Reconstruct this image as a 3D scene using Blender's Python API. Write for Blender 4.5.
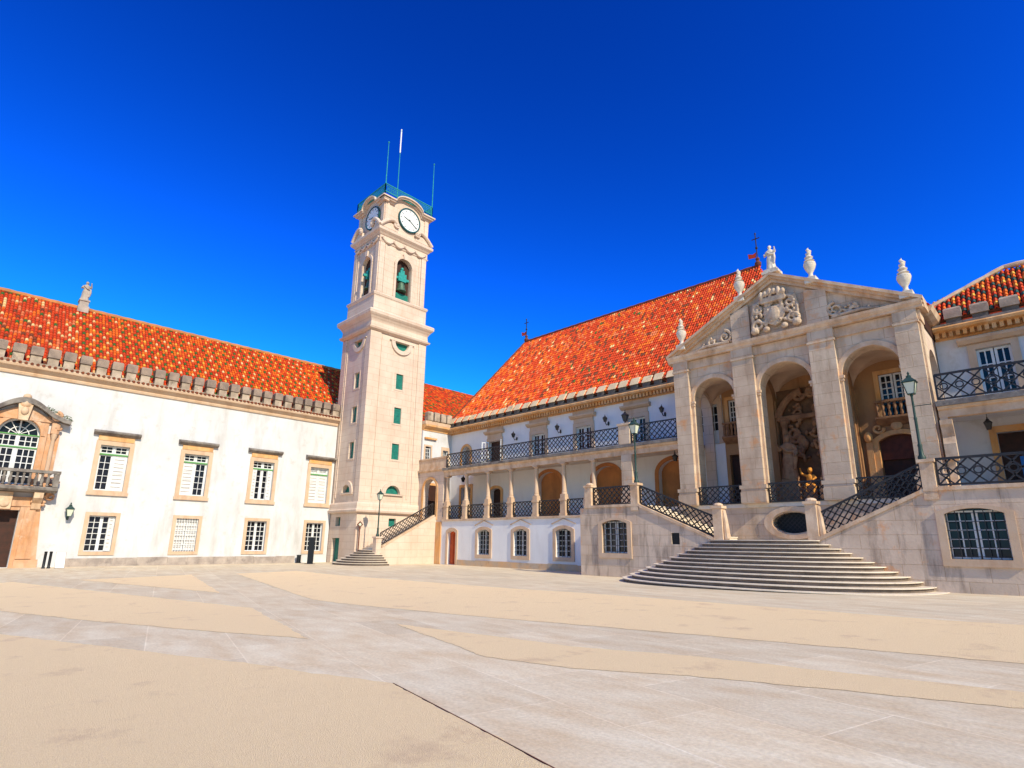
import bpy, bmesh, math, random
from mathutils import Vector, Matrix
from mathutils.geometry import tessellate_polygon
random.seed(7)
PI = math.pi
S = bpy.context.scene
for o in list(bpy.data.objects): bpy.data.objects.remove(o)
COL = S.collection
# ------------------------------------------------------------------ camera, sky, sun, exposure
FPX, YAW, PITCH, ROLL, CYP, EYE = 558.5, math.radians(44.79), math.radians(13.84), math.radians(0.65), 404.84, 1.75
cam = bpy.data.cameras.new('camera'); co = bpy.data.objects.new('camera', cam); COL.objects.link(co)
fw = Vector((-math.sin(YAW)*math.cos(PITCH), math.cos(YAW)*math.cos(PITCH), math.sin(PITCH)))
rt = fw.cross(Vector((0, 0, 1))).normalized(); up = rt.cross(fw)
r2 = math.cos(ROLL)*rt + math.sin(ROLL)*up; u2 = -math.sin(ROLL)*rt + math.cos(ROLL)*up
M = Matrix((r2, u2, -fw)).transposed().to_4x4(); M.translation = (0, 0, EYE)
co.matrix_world = M
cam.sensor_width = 36; cam.lens = FPX/1024*36; cam.shift_y = (CYP-384)/1024
cam.clip_start = 0.1; cam.clip_end = 5000
S.camera = co
SUN_EL, SUN_AZ = math.radians(37), math.radians(-9)      # azimuth from +X towards +Y
sd = Vector((math.cos(SUN_EL)*math.cos(SUN_AZ), math.cos(SUN_EL)*math.sin(SUN_AZ), math.sin(SUN_EL)))
W = bpy.data.worlds.new('World'); S.world = W; W.use_nodes = True
wn = W.node_tree.nodes; wl = W.node_tree.links
bg = wn['Background']; sky = wn.new('ShaderNodeTexSky'); sky.sky_type = 'NISHITA'; sky.sun_disc = False
sky.sun_elevation = SUN_EL; sky.sun_rotation = math.atan2(sd.x, sd.y)
sky.air_density = 1.0; sky.dust_density = 0.3; sky.ozone_density = 3.0
# a polarised-looking deep blue: contrast curve on each channel of the sky
sep = wn.new('ShaderNodeSeparateColor'); cmb = wn.new('ShaderNodeCombineColor'); wl.new(sky.outputs[0], sep.inputs[0])
for ch, (amp, pw_, top) in enumerate(((.016, 3.0, 7.0), (.265, 2.1, 4.4), (.71, 1.9, 3.6))):
    mn = wn.new('ShaderNodeMath'); mn.operation = 'MINIMUM'; mn.inputs[1].default_value = top; wl.new(sep.outputs[ch], mn.inputs[0])
    pw2 = wn.new('ShaderNodeMath'); pw2.operation = 'POWER'; pw2.inputs[1].default_value = pw_; wl.new(mn.outputs[0], pw2.inputs[0])
    ml = wn.new('ShaderNodeMath'); ml.operation = 'MULTIPLY'; ml.inputs[1].default_value = amp; wl.new(pw2.outputs[0], ml.inputs[0]); wl.new(ml.outputs[0], cmb.inputs[ch])
wl.new(cmb.outputs[0], bg.inputs[0])
bg.inputs[1].default_value = 0.115
sl = bpy.data.lights.new('sun', 'SUN'); sl.energy = 4.9; sl.angle = math.radians(0.5); sl.color = (1, 0.885, 0.69)
so = bpy.data.objects.new('sun', sl); COL.objects.link(so); so.rotation_euler = (-sd).to_track_quat('-Z', 'Y').to_euler()
S.view_settings.view_transform = 'Standard'; S.view_settings.look = 'None'
S.view_settings.exposure = 0.12; S.view_settings.gamma = 1; S.view_settings.use_curve_mapping = False
S.render.engine = 'CYCLES'

# ------------------------------------------------------------------ materials
def mat(name, c1, c2=None, scale=1.0, rough=0.85, bump=0.0, bscale=20, stain=None, brick=None, metal=0.0, spec=0.3, lo=0.35, hi=0.65, spots=None):
    """c1/c2 mixed by noise; stain=(colour, amount, scale) as run-down streaks; brick=(w,h,amount) block joints"""
    m = bpy.data.materials.new(name); m.use_nodes = True
    N = m.node_tree.nodes; L = m.node_tree.links; b = N['Principled BSDF']
    b.inputs['Roughness'].default_value = rough; b.inputs['Metallic'].default_value = metal
    b.inputs['Specular IOR Level'].default_value = spec
    tc = N.new('ShaderNodeTexCoord'); src = tc.outputs['Object']
    def rgb(c): return (c[0], c[1], c[2], 1)
    def noise(sc, det=5, vec=src, ro=0.6):
        n = N.new('ShaderNodeTexNoise'); n.inputs['Scale'].default_value = sc; n.inputs['Detail'].default_value = det
        n.inputs['Roughness'].default_value = ro; L.new(vec, n.inputs['Vector']); return n.outputs['Fac']
    def ramp(fac, a, bb):
        r = N.new('ShaderNodeMapRange'); r.inputs[1].default_value = a; r.inputs[2].default_value = bb; L.new(fac, r.inputs[0]); return r.outputs[0]
    def mix(fac, a, bb, t='MIX'):
        x = N.new('ShaderNodeMix'); x.data_type = 'RGBA'; x.blend_type = t
        if isinstance(fac, float): x.inputs[0].default_value = fac
        else: L.new(fac, x.inputs[0])
        for s, v in ((6, a), (7, bb)):
            if isinstance(v, tuple): x.inputs[s].default_value = rgb(v)
            else: L.new(v, x.inputs[s])
        return x.outputs[2]
    def mul(a, k):
        x = N.new('ShaderNodeMath'); x.operation = 'MULTIPLY'; L.new(a, x.inputs[0])
        if isinstance(k, float): x.inputs[1].default_value = k
        else: L.new(k, x.inputs[1])
        return x.outputs[0]
    col = c1
    if c2: col = mix(ramp(noise(scale), lo, hi), c1, c2)
    hgt = None
    if brick:
        sx = N.new('ShaderNodeSeparateXYZ'); L.new(src, sx.inputs[0])
        ad = N.new('ShaderNodeMath'); L.new(sx.outputs[0], ad.inputs[0]); L.new(sx.outputs[1], ad.inputs[1])
        cb = N.new('ShaderNodeCombineXYZ'); L.new(ad.outputs[0], cb.inputs[0]); L.new(sx.outputs[2], cb.inputs[1])
        br = N.new('ShaderNodeTexBrick'); L.new(cb.outputs[0], br.inputs['Vector'])
        br.inputs['Scale'].default_value = 1; br.inputs['Brick Width'].default_value = brick[0]; br.inputs['Row Height'].default_value = brick[1]
        br.inputs['Mortar Size'].default_value = 0.012; br.inputs['Mortar Smooth'].default_value = 0.3
        br.inputs['Color1'].default_value = (1, 1, 1, 1); br.inputs['Color2'].default_value = (1-brick[2],)*3+(1,)
        br.inputs['Mortar'].default_value = (0.72, 0.66, 0.6, 1); br.inputs['Bias'].default_value = -0.2
        col = mix(1.0, col, br.outputs['Color'], 'MULTIPLY'); hgt = br.outputs['Fac']
    if stain:
        mp = N.new('ShaderNodeMapping'); mp.inputs['Scale'].default_value = (1.6, 1.6, 0.35); L.new(src, mp.inputs[0])
        f = ramp(noise(stain[2], 6, mp.outputs[0], 0.65), 0.5, 0.78)
        col = mix(mul(f, stain[1]), col, stain[0])
    if spots:
        f = ramp(noise(spots[2], 8, src, 0.7), 0.56, 0.68)
        col = mix(mul(f, spots[1]), col, spots[0])
    if isinstance(col, tuple): b.inputs['Base Color'].default_value = rgb(col)
    else: L.new(col, b.inputs['Base Color'])
    if bump:
        bp = N.new('ShaderNodeBump'); bp.inputs['Strength'].default_value = bump; bp.inputs['Distance'].default_value = 0.02
        h = noise(bscale, 4)
        if hgt:
            x = N.new('ShaderNodeMath'); x.operation = 'SUBTRACT'; L.new(h, x.inputs[0]); L.new(hgt, x.inputs[1]); h = x.outputs[0]
        L.new(h, bp.inputs['Height']); L.new(bp.outputs[0], b.inputs['Normal'])
    return m
MT = {}
MT['plaster'] = mat('white_plaster', (.66, .655, .66), (.585, .575, .57), .45, bump=.35, bscale=6, stain=((.38, .35, .31), .7, .7), spots=((.47, .44, .40), .55, 1.3))
MT['plaster_cool'] = mat('whitewash', (.80, .79, .78), (.74, .73, .73), .5, bump=.2, bscale=9, stain=((.55, .5, .46), .4, .7))
MT['tower'] = mat('tower_limestone', (.70, .565, .455), (.62, .475, .37), .5, bump=.3, bscale=14, stain=((.54, .33, .22), .55, .7), spots=((.58, .41, .31), .5, .8), brick=(1.2, .55, .03))
MT['stone'] = mat('weathered_limestone', (.69, .54, .39), (.54, .39, .27), .7, bump=.5, bscale=12, stain=((.24, .15, .09), .75, .8), brick=(1.3, .55, .06), spots=((.68, .31, .12), .8, .9))
MT['warm'] = mat('bounce_shade_limestone', (.46, .24, .10), (.36, .20, .10), .8, bump=.4, bscale=12, stain=((.16, .07, .03), .7, .9))  # loggia shade and warm ground bounce are put into this stone's colour
MT['riser'] = mat('shaded_riser_stone', (.22, .17, .14), (.13, .10, .08), 1.6, bump=.5, bscale=14)  # shade under the nosings is painted in: step stone in a dark tone
MT['vault'] = mat('vault_plaster', (.66, .48, .34), (.54, .38, .26), .8, bump=.2, bscale=10)
MT['trim'] = mat('carved_limestone', (.72, .545, .385), (.56, .37, .23), 1.6, bump=.4, bscale=16, stain=((.22, .13, .08), .7, 1.2), spots=((.62, .29, .10), .6, 1.4))
MT['ochre'] = mat('ochre_limestone', (.70, .33, .10), (.66, .42, .22), 1.1, bump=.4, bscale=16, stain=((.26, .11, .045), .7, 1.2))
MT['surround'] = mat('window_limestone', (.61, .45, .32), (.57, .39, .25), 1.3, bump=.3, bscale=16, stain=((.38, .2, .11), .65, 1.0))
MT['portal'] = mat('stained_portal_limestone', (.62, .39, .25), (.56, .27, .12), 1.0, bump=.5, bscale=14, stain=((.20, .10, .06), .75, 1.1), spots=((.70, .54, .42), .6, 1.2))
MT['arch_brown'] = mat('brown_limestone', (.56, .22, .07), (.42, .17, .06), 1.0, bump=.4, bscale=12, stain=((.15, .06, .03), .5, 1))
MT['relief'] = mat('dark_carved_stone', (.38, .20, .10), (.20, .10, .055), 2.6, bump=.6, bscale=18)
MT['niche'] = mat('dark_niche_stone', (.24, .125, .06), (.13, .065, .035), 2.5, bump=.6, bscale=14)  # dark brown backing behind the carved figures
MT['saint'] = mat('brown_statue_stone', (.42, .24, .13), (.27, .14, .075), 3, bump=.4)
MT['sunlit_gold'] = mat('sunlit_gold_stone', (.90, .40, .07), (.70, .26, .04), 5, bump=.4)  # orange-gold colour carries the sunlight falling on the small figure
MT['flank'] = mat('streaked_flank_limestone', (.73, .57, .43), (.59, .44, .32), .8, bump=.5, bscale=12, stain=((.13, .09, .07), .95, 1.2), brick=(1.3, .55, .20), spots=((.70, .31, .12), .9, .7))
MT['dark_stone'] = mat('lichen_dark_stone', (.27, .24, .21), (.12, .10, .09), 1.8, bump=.6, bscale=14, spots=((.42, .36, .28), .6, 2.5))
MT['merlon'] = mat('grey_merlon_stone', (.34, .25, .19), (.19, .145, .12), 1.4, bump=.6, bscale=14, spots=((.09, .075, .065), .7, 2.5))
MT['merlon_low'] = mat('pale_merlon_stone', (.52, .41, .31), (.30, .23, .17), 1.5, bump=.5, bscale=14, spots=((.10, .08, .065), .8, 1.6))
MT['cream_merlon'] = mat('cream_merlon_stone', (.74, .58, .36), (.60, .46, .28), 1.2, bump=.5, bscale=14, spots=((.2, .16, .11), .5, 2.2))
MT['gallery_plaster'] = mat('bounce_tinted_plaster', (.80, .70, .62), (.72, .62, .54), .5, bump=.2, bscale=9, stain=((.5, .4, .3), .4, .8))  # warm tint painted in for light bounced up from the sunlit floor
MT['dark_base'] = mat('dark_base_stone', (.085, .075, .065), (.16, .135, .11), 2.2, bump=.6, bscale=14)  # near-black stone for merlon bases and the course below them
MT['plinth'] = mat('grey_plinth_stone', (.48, .40, .34), (.30, .25, .22), 1.4, bump=.6, bscale=14, spots=((.17, .14, .13), .6, 1.8))
MT['orange_plinth'] = mat('orange_plinth_stone', (.66, .40, .20), (.50, .40, .30), .9, bump=.5, bscale=14, spots=((.25, .15, .09), .5, 1.3))
MT['pale'] = mat('pale_statue_stone', (.76, .69, .58), (.58, .49, .38), 3, bump=.4, bscale=20, spots=((.20, .16, .13), .6, 4))
MT['carving'] = mat('weathered_carving_stone', (.64, .50, .36), (.44, .31, .21), 4, bump=.6, bscale=24, spots=((.16, .11, .08), .75, 5))
MT['step'] = mat('step_limestone', (.76, .66, .53), (.66, .56, .44), 1.2, bump=.4, bscale=16, spots=((.32, .26, .2), .45, 2.0))
MT['white_wood'] = mat('white_painted_wood', (.72, .72, .72), (.62, .62, .61), 3, rough=.5)
MT['green_wood'] = mat('green_painted_wood', (.10, .30, .08), rough=.5)
MT['teal_wood'] = mat('teal_painted_wood', (.015, .20, .15), (.01, .13, .11), 4, rough=.55)
MT['red_door'] = mat('red_painted_wood', (.62, .10, .02), (.45, .06, .015), 3, rough=.5, bump=.2, bscale=30)
MT['dark_wood'] = mat('dark_wood', (.035, .015, .010), (.06, .02, .012), 4, rough=.6)
MT['brown_wood'] = mat('brown_wood', (.12, .03, .015), (.07, .018, .01), 4, rough=.6)
MT['glass'] = mat('dark_glass', (.010, .012, .018), rough=.08, spec=.35)
MT['iron'] = mat('black_iron', (.012, .012, .016), (.03, .025, .025), 8, rough=.5, spec=.4)
MT['green_iron'] = mat('green_painted_iron', (.014, .05, .042), (.04, .065, .055), 5, rough=.5)
MT['verdigris'] = mat('verdigris_metal', (.02, .22, .20), (.03, .34, .30), 6, rough=.5)
MT['bronze'] = mat('green_bronze', (.10, .17, .10), (.05, .11, .08), 6, rough=.5, metal=.3)
MT['lamp_glass'] = mat('lamp_glass', (.62, .66, .52), rough=.15, spec=.5)
MT['clock_white'] = mat('clock_enamel', (.82, .82, .80), (.74, .74, .73), 4, rough=.4)
MT['clock_blue'] = mat('clock_enamel_blue', (.80, .80, .80), rough=.4)
MT['clock_ring'] = mat('clock_ring', (.01, .07, .075), rough=.4)
MT['black'] = mat('black_paint', (.012, .014, .018), rough=.5)
MT['white_sign'] = mat('white_board', (.8, .8, .78), rough=.5)
MT['blue_panel'] = mat('blue_panel', (.01, .10, .28), rough=.5)
MT['rust'] = mat('rusty_iron', (.20, .06, .035), (.10, .04, .03), 8, rough=.8)
MT['leaf'] = mat('leaf', (.09, .13, .03), (.05, .08, .02), 5, rough=.8)
MT['gravel'] = mat('sandy_gravel', (.96, .745, .45), (.84, .63, .37), 70, bump=1.0, bscale=110, rough=1, spec=.1, spots=((.62, .43, .28), .5, 1.1), stain=((.9, .72, .52), .6, 30))
TILE = {}
for k, a, b in (('red', (.64, .062, .010), (.50, .045, .008)), ('orange', (.78, .17, .014), (.68, .115, .010)), ('cream', (.82, .60, .28), (.74, .44, .16)),
                ('green', (.03, .12, .02), (.05, .16, .03)), ('dark', (.14, .04, .02), (.22, .055, .02)), ('teal', (.02, .09, .08), (.04, .07, .05)),
                ('yellow', (.78, .44, .06), (.70, .32, .04)), ('rose', (.70, .20, .08), (.60, .14, .04))):
    TILE[k] = mat(k+'_clay_tile', a, b, 3, rough=.75, bump=.2, bscale=25)
TK = list(TILE)

def paving():
    m = bpy.data.materials.new('stone_paving'); m.use_nodes = True
    N = m.node_tree.nodes; L = m.node_tree.links; b = N['Principled BSDF']; b.inputs['Roughness'].default_value = .8; b.inputs['Specular IOR Level'].default_value = .2
    tc = N.new('ShaderNodeTexCoord'); mp = N.new('ShaderNodeMapping'); mp.inputs['Rotation'].default_value = (0, 0, math.radians(14)); L.new(tc.outputs['Object'], mp.inputs[0])
    br = N.new('ShaderNodeTexBrick'); L.new(mp.outputs[0], br.inputs['Vector']); br.inputs['Scale'].default_value = 1
    br.inputs['Brick Width'].default_value = 2.1; br.inputs['Row Height'].default_value = 1.25; br.inputs['Mortar Size'].default_value = .012; br.inputs['Mortar Smooth'].default_value = .5
    br.inputs['Color1'].default_value = (.73, .635, .46, 1); br.inputs['Color2'].default_value = (.635, .55, .40, 1); br.inputs['Mortar'].default_value = (.80, .71, .54, 1)
    n = N.new('ShaderNodeTexNoise'); n.inputs['Scale'].default_value = .8; n.inputs['Detail'].default_value = 9; n.inputs['Roughness'].default_value = .68
    sp = N.new('ShaderNodeMapping'); sp.inputs['Scale'].default_value = (1, 2.6, 1); sp.inputs['Rotation'].default_value = (0, 0, .5); L.new(tc.outputs['Object'], sp.inputs[0]); L.new(sp.outputs[0], n.inputs['Vector'])
    r = N.new('ShaderNodeValToRGB'); r.color_ramp.elements[0].position = .34; r.color_ramp.elements[0].color = (.88, .79, .70, 1)
    r.color_ramp.elements[1].position = .66; r.color_ramp.elements[1].color = (1.04, 1.05, 1.06, 1); L.new(n.outputs['Fac'], r.inputs[0])
    mx = N.new('ShaderNodeMix'); mx.data_type = 'RGBA'; mx.blend_type = 'MULTIPLY'; mx.inputs[0].default_value = 1
    L.new(br.outputs['Color'], mx.inputs[6]); L.new(r.outputs[0], mx.inputs[7])
    n2 = N.new('ShaderNodeTexNoise'); n2.inputs['Scale'].default_value = 26; n2.inputs['Detail'].default_value = 6; L.new(tc.outputs['Object'], n2.inputs['Vector'])
    r2_ = N.new('ShaderNodeMapRange'); r2_.inputs[1].default_value = .3; r2_.inputs[2].default_value = .7; r2_.inputs[3].default_value = .88; r2_.inputs[4].default_value = 1.08; L.new(n2.outputs['Fac'], r2_.inputs[0])
    m2 = N.new('ShaderNodeMix'); m2.data_type = 'RGBA'; m2.blend_type = 'MULTIPLY'; m2.inputs[0].default_value = 1; L.new(mx.outputs[2], m2.inputs[6]); L.new(r2_.outputs[0], m2.inputs[7])
    L.new(m2.outputs[2], b.inputs['Base Color'])
    bp = N.new('ShaderNodeBump'); bp.inputs['Strength'].default_value = .35; bp.inputs['Distance'].default_value = .01; L.new(n2.outputs['Fac'], bp.inputs['Height']); L.new(bp.outputs[0], b.inputs['Normal'])
    return m
MT['paving'] = paving()

# ------------------------------------------------------------------ geometry helpers
class Fr:
    """a wall frame: u along the wall, v up, w into the wall (negative w stands proud)"""
    def __init__(s, o, U, N): s.o = Vector(o); s.U = Vector(U); s.N = Vector(N)
    def p(s, u, v, w=0.0): return s.o + s.U*u + s.N*w + Vector((0, 0, v))
def FRY(y): return Fr((0, y, 0), (1, 0, 0), (0, 1, 0))      # faces -Y (south front)
def FRX(x): return Fr((x, 0, 0), (0, 1, 0), (-1, 0, 0))     # faces +X
FXY = Fr((0, 0, 0), (1, 0, 0), (0, 1, 0))

class MB:
    def __init__(s): s.v = []; s.f = []; s.m = []
    def add(s, vs, fs, mi=0):
        n = len(s.v); s.v += [Vector(x) for x in vs]
        for f in fs: s.f.append([i+n for i in f]); s.m.append(mi)
        return s
    def box(s, F, u0, u1, v0, v1, w0, w1):
        P = [F.p(u, v, w) for u in (u0, u1) for v in (v0, v1) for w in (w0, w1)]
        return s.add(P, [(0, 1, 3, 2), (4, 6, 7, 5), (0, 4, 5, 1), (2, 3, 7, 6), (0, 2, 6, 4), (1, 5, 7, 3)])
    def panel(s, F, outer, holes=(), w0=0.0, w1=.3):
        loops = [outer]+list(holes); flat = [q for l in loops for q in l]; n = len(flat)
        tri = tessellate_polygon([[Vector((q[0], q[1], 0)) for q in l] for l in loops])
        vs = [F.p(q[0], q[1], w0) for q in flat]+[F.p(q[0], q[1], w1) for q in flat]
        fs = [tuple(t) for t in tri]+[tuple(i+n for i in reversed(t)) for t in tri]
        k = 0
        for l in loops:
            m = len(l)
            for i in range(m): a = k+i; b = k+(i+1) % m; fs.append((a, b, b+n, a+n))
            k += m
        return s.add(vs, fs)
    def plan(s, poly, z0, z1):
        n = len(poly); tri = tessellate_polygon([[Vector((q[0], q[1], 0)) for q in poly]])
        vs = [(q[0], q[1], z0) for q in poly]+[(q[0], q[1], z1) for q in poly]
        fs = [tuple(t) for t in tri]+[tuple(i+n for i in t) for t in tri]+[(i, (i+1) % n, (i+1) % n+n, i+n) for i in range(n)]
        return s.add(vs, fs)
    def mould(s, F, u0, u1, prof, m0=0, m1=0):
        """profile [(w,v)] closed, swept along u; m0/m1 mitre the ends by w"""
        n = len(prof)
        vs = [F.p(u0+m0*w, v, w) for w, v in prof]+[F.p(u1-m1*w, v, w) for w, v in prof]
        tri = tessellate_polygon([[Vector((q[0], q[1], 0)) for q in prof]])
        fs = [tuple(t) for t in tri]+[tuple(i+n for i in t) for t in tri]+[(i, (i+1) % n, (i+1) % n+n, i+n) for i in range(n)]
        return s.add(vs, fs)
    def rect_ring(s, cx, cy, hx, hy, prof):
        """solid stack of rectangles: prof [(offset,z)]"""
        vs = []; fs = []
        for o, z in prof: vs += [(cx+a*(hx+o), cy+b*(hy+o), z) for a, b in ((-1, -1), (1, -1), (1, 1), (-1, 1))]
        k = len(prof)
        for i in range(k-1):
            for j in range(4): a = 4*i+j; b = 4*i+(j+1) % 4; fs.append((a, b, b+4, a+4))
        fs += [(3, 2, 1, 0), tuple(4*(k-1)+j for j in range(4))]
        return s.add(vs, fs)
    def lathe(s, c, prof, seg=12, ex=1.0, rot=0.0):
        vs = []; fs = []; c = Vector(c); k = len(prof)
        for r, z in prof:
            for j in range(seg):
                a = 2*PI*j/seg+rot; vs.append(c+Vector((r*math.cos(a), r*ex*math.sin(a), z)))
        for i in range(k-1):
            for j in range(seg): a = i*seg+j; b = i*seg+(j+1) % seg; fs.append((a, b, b+seg, a+seg))
        fs += [tuple(reversed(range(seg))), tuple((k-1)*seg+j for j in range(seg))]
        return s.add(vs, fs)
    def tube(s, pts, r, seg=6, closed=False):
        pts = [Vector(p) for p in pts]; n = len(pts); rs = r if isinstance(r, (list, tuple)) else [r]*n
        vs = []; fs = []
        for i, p in enumerate(pts):
            if closed: t = pts[(i+1) % n]-pts[i-1]
            else: t = pts[min(i+1, n-1)]-pts[max(i-1, 0)]
            t.normalize(); a = t.cross(Vector((0, 0, 1)))
            if a.length < .2: a = t.cross(Vector((0, 1, 0)))
            a.normalize(); b = t.cross(a)
            vs += [p+(a*math.cos(2*PI*(j+.5)/seg)+b*math.sin(2*PI*(j+.5)/seg))*rs[i] for j in range(seg)]
        for i in range(n if closed else n-1):
            for j in range(seg): q = ((i+1) % n)*seg; fs.append((i*seg+j, i*seg+(j+1) % seg, q+(j+1) % seg, q+j))
        if not closed: fs += [tuple(reversed(range(seg))), tuple((n-1)*seg+j for j in range(seg))]
        return s.add(vs, fs)
    def sph(s, c, r, seg=10, rings=6):
        if not isinstance(r, (tuple, list)): r = (r, r, r)
        c = Vector(c); vs = [c+Vector((0, 0, -r[2]))]; fs = []
        for i in range(1, rings):
            t = -PI/2+PI*i/rings
            for j in range(seg): a = 2*PI*j/seg; vs.append(c+Vector((r[0]*math.cos(t)*math.cos(a), r[1]*math.cos(t)*math.sin(a), r[2]*math.sin(t))))
        vs.append(c+Vector((0, 0, r[2]))); top = len(vs)-1
        for j in range(seg):
            k = (j+1) % seg; fs.append((0, 1+k, 1+j))
            for i in range(rings-2): a = 1+i*seg; fs.append((a+j, a+k, a+seg+k, a+seg+j))
            fs.append((1+(rings-2)*seg+j, 1+(rings-2)*seg+k, top))
        return s.add(vs, fs)
    def bar(s, F, a, b, t):
        """square bar from (u,v,w) a to b, thickness t"""
        return s.tube([F.p(*a), F.p(*b)], t*.7, 4)
    def build(s, name, m, parent=None, smooth=False, remesh=0.0):
        off = parent.matrix_world.translation.copy() if parent else Vector()
        q = parent
        off = Vector()
        while q: off += q.location; q = q.parent
        me = bpy.data.meshes.new(name); bm = bmesh.new()
        bv = [bm.verts.new(x-off) for x in s.v]
        for f, mi in zip(s.f, s.m):
            try: bf = bm.faces.new([bv[i] for i in f]); bf.material_index = mi
            except ValueError: pass
        bmesh.ops.recalc_face_normals(bm, faces=bm.faces[:])
        if smooth:
            for f in bm.faces: f.smooth = True
            for e in bm.edges:
                if len(e.link_faces) != 2 or e.calc_face_angle(0) > math.radians(42): e.smooth = False
        bm.to_mesh(me); bm.free()
        for mm in (m if isinstance(m, (list, tuple)) else [m]): me.materials.append(mm)
        o = bpy.data.objects.new(name, me); COL.objects.link(o); o.parent = parent
        if remesh:
            d = o.modifiers.new('fuse', 'REMESH'); d.mode = 'VOXEL'; d.voxel_size = remesh; d.use_smooth_shade = True
        return o
def tag(o, label=None, cat=None, group=None, kind=None):
    if label: o['label'] = label
    if cat: o['category'] = cat
    if group: o['group'] = group
    if kind: o['kind'] = kind
    return o
def thing(name, label, cat, loc=(0, 0, 0), group=None):
    o = bpy.data.objects.new(name, None); o.empty_display_size = .2; COL.objects.link(o); o.location = loc
    return tag(o, label, cat, group)
def copy_tree(o, parent=None):
    c = o.copy(); COL.objects.link(c); c.parent = parent
    for ch in list(o.children): copy_tree(ch, c)
    return c
def rectp(u0, u1, v0, v1): return [(u0, v0), (u1, v0), (u1, v1), (u0, v1)]
def archp(uc, hw, v0, vs, rise, n=14):
    """opening outline: straight sides to the spring, (half-ellipse) arch above"""
    return [(uc-hw, v0), (uc+hw, v0)]+[(uc+hw*math.cos(PI*i/n), vs+rise*math.sin(PI*i/n)) for i in range(n+1)]
def segp(uc, hw, v0, vs, rise, n=10):
    R = (hw*hw+rise*rise)/(2*rise); a0 = math.asin(min(1, hw/R)); cz = vs+rise-R
    return [(uc-hw, v0), (uc+hw, v0)]+[(uc+R*math.sin(a0-2*a0*i/n), cz+R*math.cos(a0-2*a0*i/n)) for i in range(n+1)]
def grow(poly, d, c):
    return [((q[0]-c[0])*(1+d[0])+c[0], (q[1]-c[1])*(1+d[1])+c[1]) for q in poly]
def ring(mb, F, uc, vc, r0, r1, w0, w1, a0=0, a1=2*PI, n=24, ey=1.0):
    """flat ring or arch band"""
    full = abs(a1-a0-2*PI) < 1e-6; k = n if full else n+1; vs = []; fs = []
    for i in range(k):
        a = a0+(a1-a0)*i/n
        for r in (r0, r1):
            for w in (w0, w1): vs.append(F.p(uc+r*math.cos(a), vc+r*ey*math.sin(a), w))
    for i in range(n):
        a = 4*i; b = 4*((i+1) % k); fs += [(a, b, b+1, a+1), (a+2, a+3, b+3, b+2), (a, a+2, b+2, b), (a+1, b+1, b+3, a+3)]
    if not full: fs += [(0, 1, 3, 2), (4*n, 4*n+2, 4*n+3, 4*n+1)]
    mb.add(vs, fs); return mb
def spiral(mb, F, uc, vc, r, turns, w, th, sgn=1, a0=0, n=26):
    pts = []; rs = []
    for i in range(n):
        t = i/(n-1); a = a0+sgn*2*PI*turns*t; rr = r*(1-.8*t); pts.append(F.p(uc+rr*math.cos(a), vc+rr*math.sin(a), w)); rs.append(th*(1-.45*t))
    mb.tube(pts, rs, 6); return mb

# ------------------------------------------------------------------ ground
def gz(x): return .012*max(0.0, x+16)
def ground(name, poly, z, m, bevel=0):
    bm = bmesh.new(); vs = [bm.verts.new((p[0], p[1], 0)) for p in poly]; bm.faces.new(vs)
    bmesh.ops.bisect_plane(bm, geom=bm.verts[:]+bm.edges[:]+bm.faces[:], plane_co=(-16, 0, 0), plane_no=(1, 0, 0))
    bmesh.ops.bisect_plane(bm, geom=bm.verts[:]+bm.edges[:]+bm.faces[:], plane_co=(30, 0, 0), plane_no=(1, 0, 0))
    for v in bm.verts: v.co.z = gz(min(v.co.x, 30))+z
    bmesh.ops.triangulate(bm, faces=bm.faces[:], ngon_method='EAR_CLIP'); bmesh.ops.recalc_face_normals(bm, faces=bm.faces[:])
    if sum(f.normal.z for f in bm.faces) < 0: bmesh.ops.reverse_faces(bm, faces=bm.faces[:])
    me = bpy.data.meshes.new(name); bm.to_mesh(me); bm.free(); me.materials.append(m)
    o = bpy.data.objects.new(name, me); COL.objects.link(o); return tag(o, kind='structure')
ground('paved_courtyard', [(-700, -700), (700, -700), (700, 700), (-700, 700)], 0, MT['paving'])
def unp(x, y):
    d = Vector(((x-512)/FPX, (y-CYP)/FPX, 1.0)); d = r2*d.x - u2*d.y + fw*d.z
    X = 0
    for _ in range(30): t = (gz(X)-EYE)/d.z; X = d.x*t
    return (d.x*t, d.y*t)
GP = {}
GP['A'] = [unp(0, 634.5), unp(137, 650.6), unp(250, 664), unp(350, 678), unp(393, 683.7), unp(470, 724), unp(552, 768)]
d0 = Vector(GP['A'][-1])-Vector(GP['A'][-2]); e0 = Vector(GP['A'][-1])+d0*5
d1 = Vector(GP['A'][0])-Vector(GP['A'][1]); e1 = Vector(GP['A'][0])+d1*3
GP['A'] = [tuple(e1)]+GP['A']+[tuple(e0), (e0.x, -9), (e1.x, -9)]
GP['B'] = [(-37, -.4), unp(0, 583), unp(12, 582), unp(251, 608), unp(309, 639), unp(180, 629), unp(0, 611), (-27, -1.5)]
GP['C'] = [unp(78.6, 580), unp(191.4, 574.7), unp(220.4, 593)]
GP['D'] = [unp(236, 573.7), unp(297, 571), unp(340, 575.4), unp(576, 592.5), unp(690, 601), unp(951, 621), unp(1024, 625), (9, 20.2), (9, 13.6), unp(1024, 664), unp(690, 634.5), unp(460, 615), unp(350, 604.4), unp(311, 599.3)]
GP['E'] = [unp(396, 624), unp(576, 647), unp(690, 656), unp(1024, 692.6), (6, 11.3), (6, 10.2), unp(1024, 708.6), unp(690, 676), unp(579, 669), unp(485, 657)]
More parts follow.
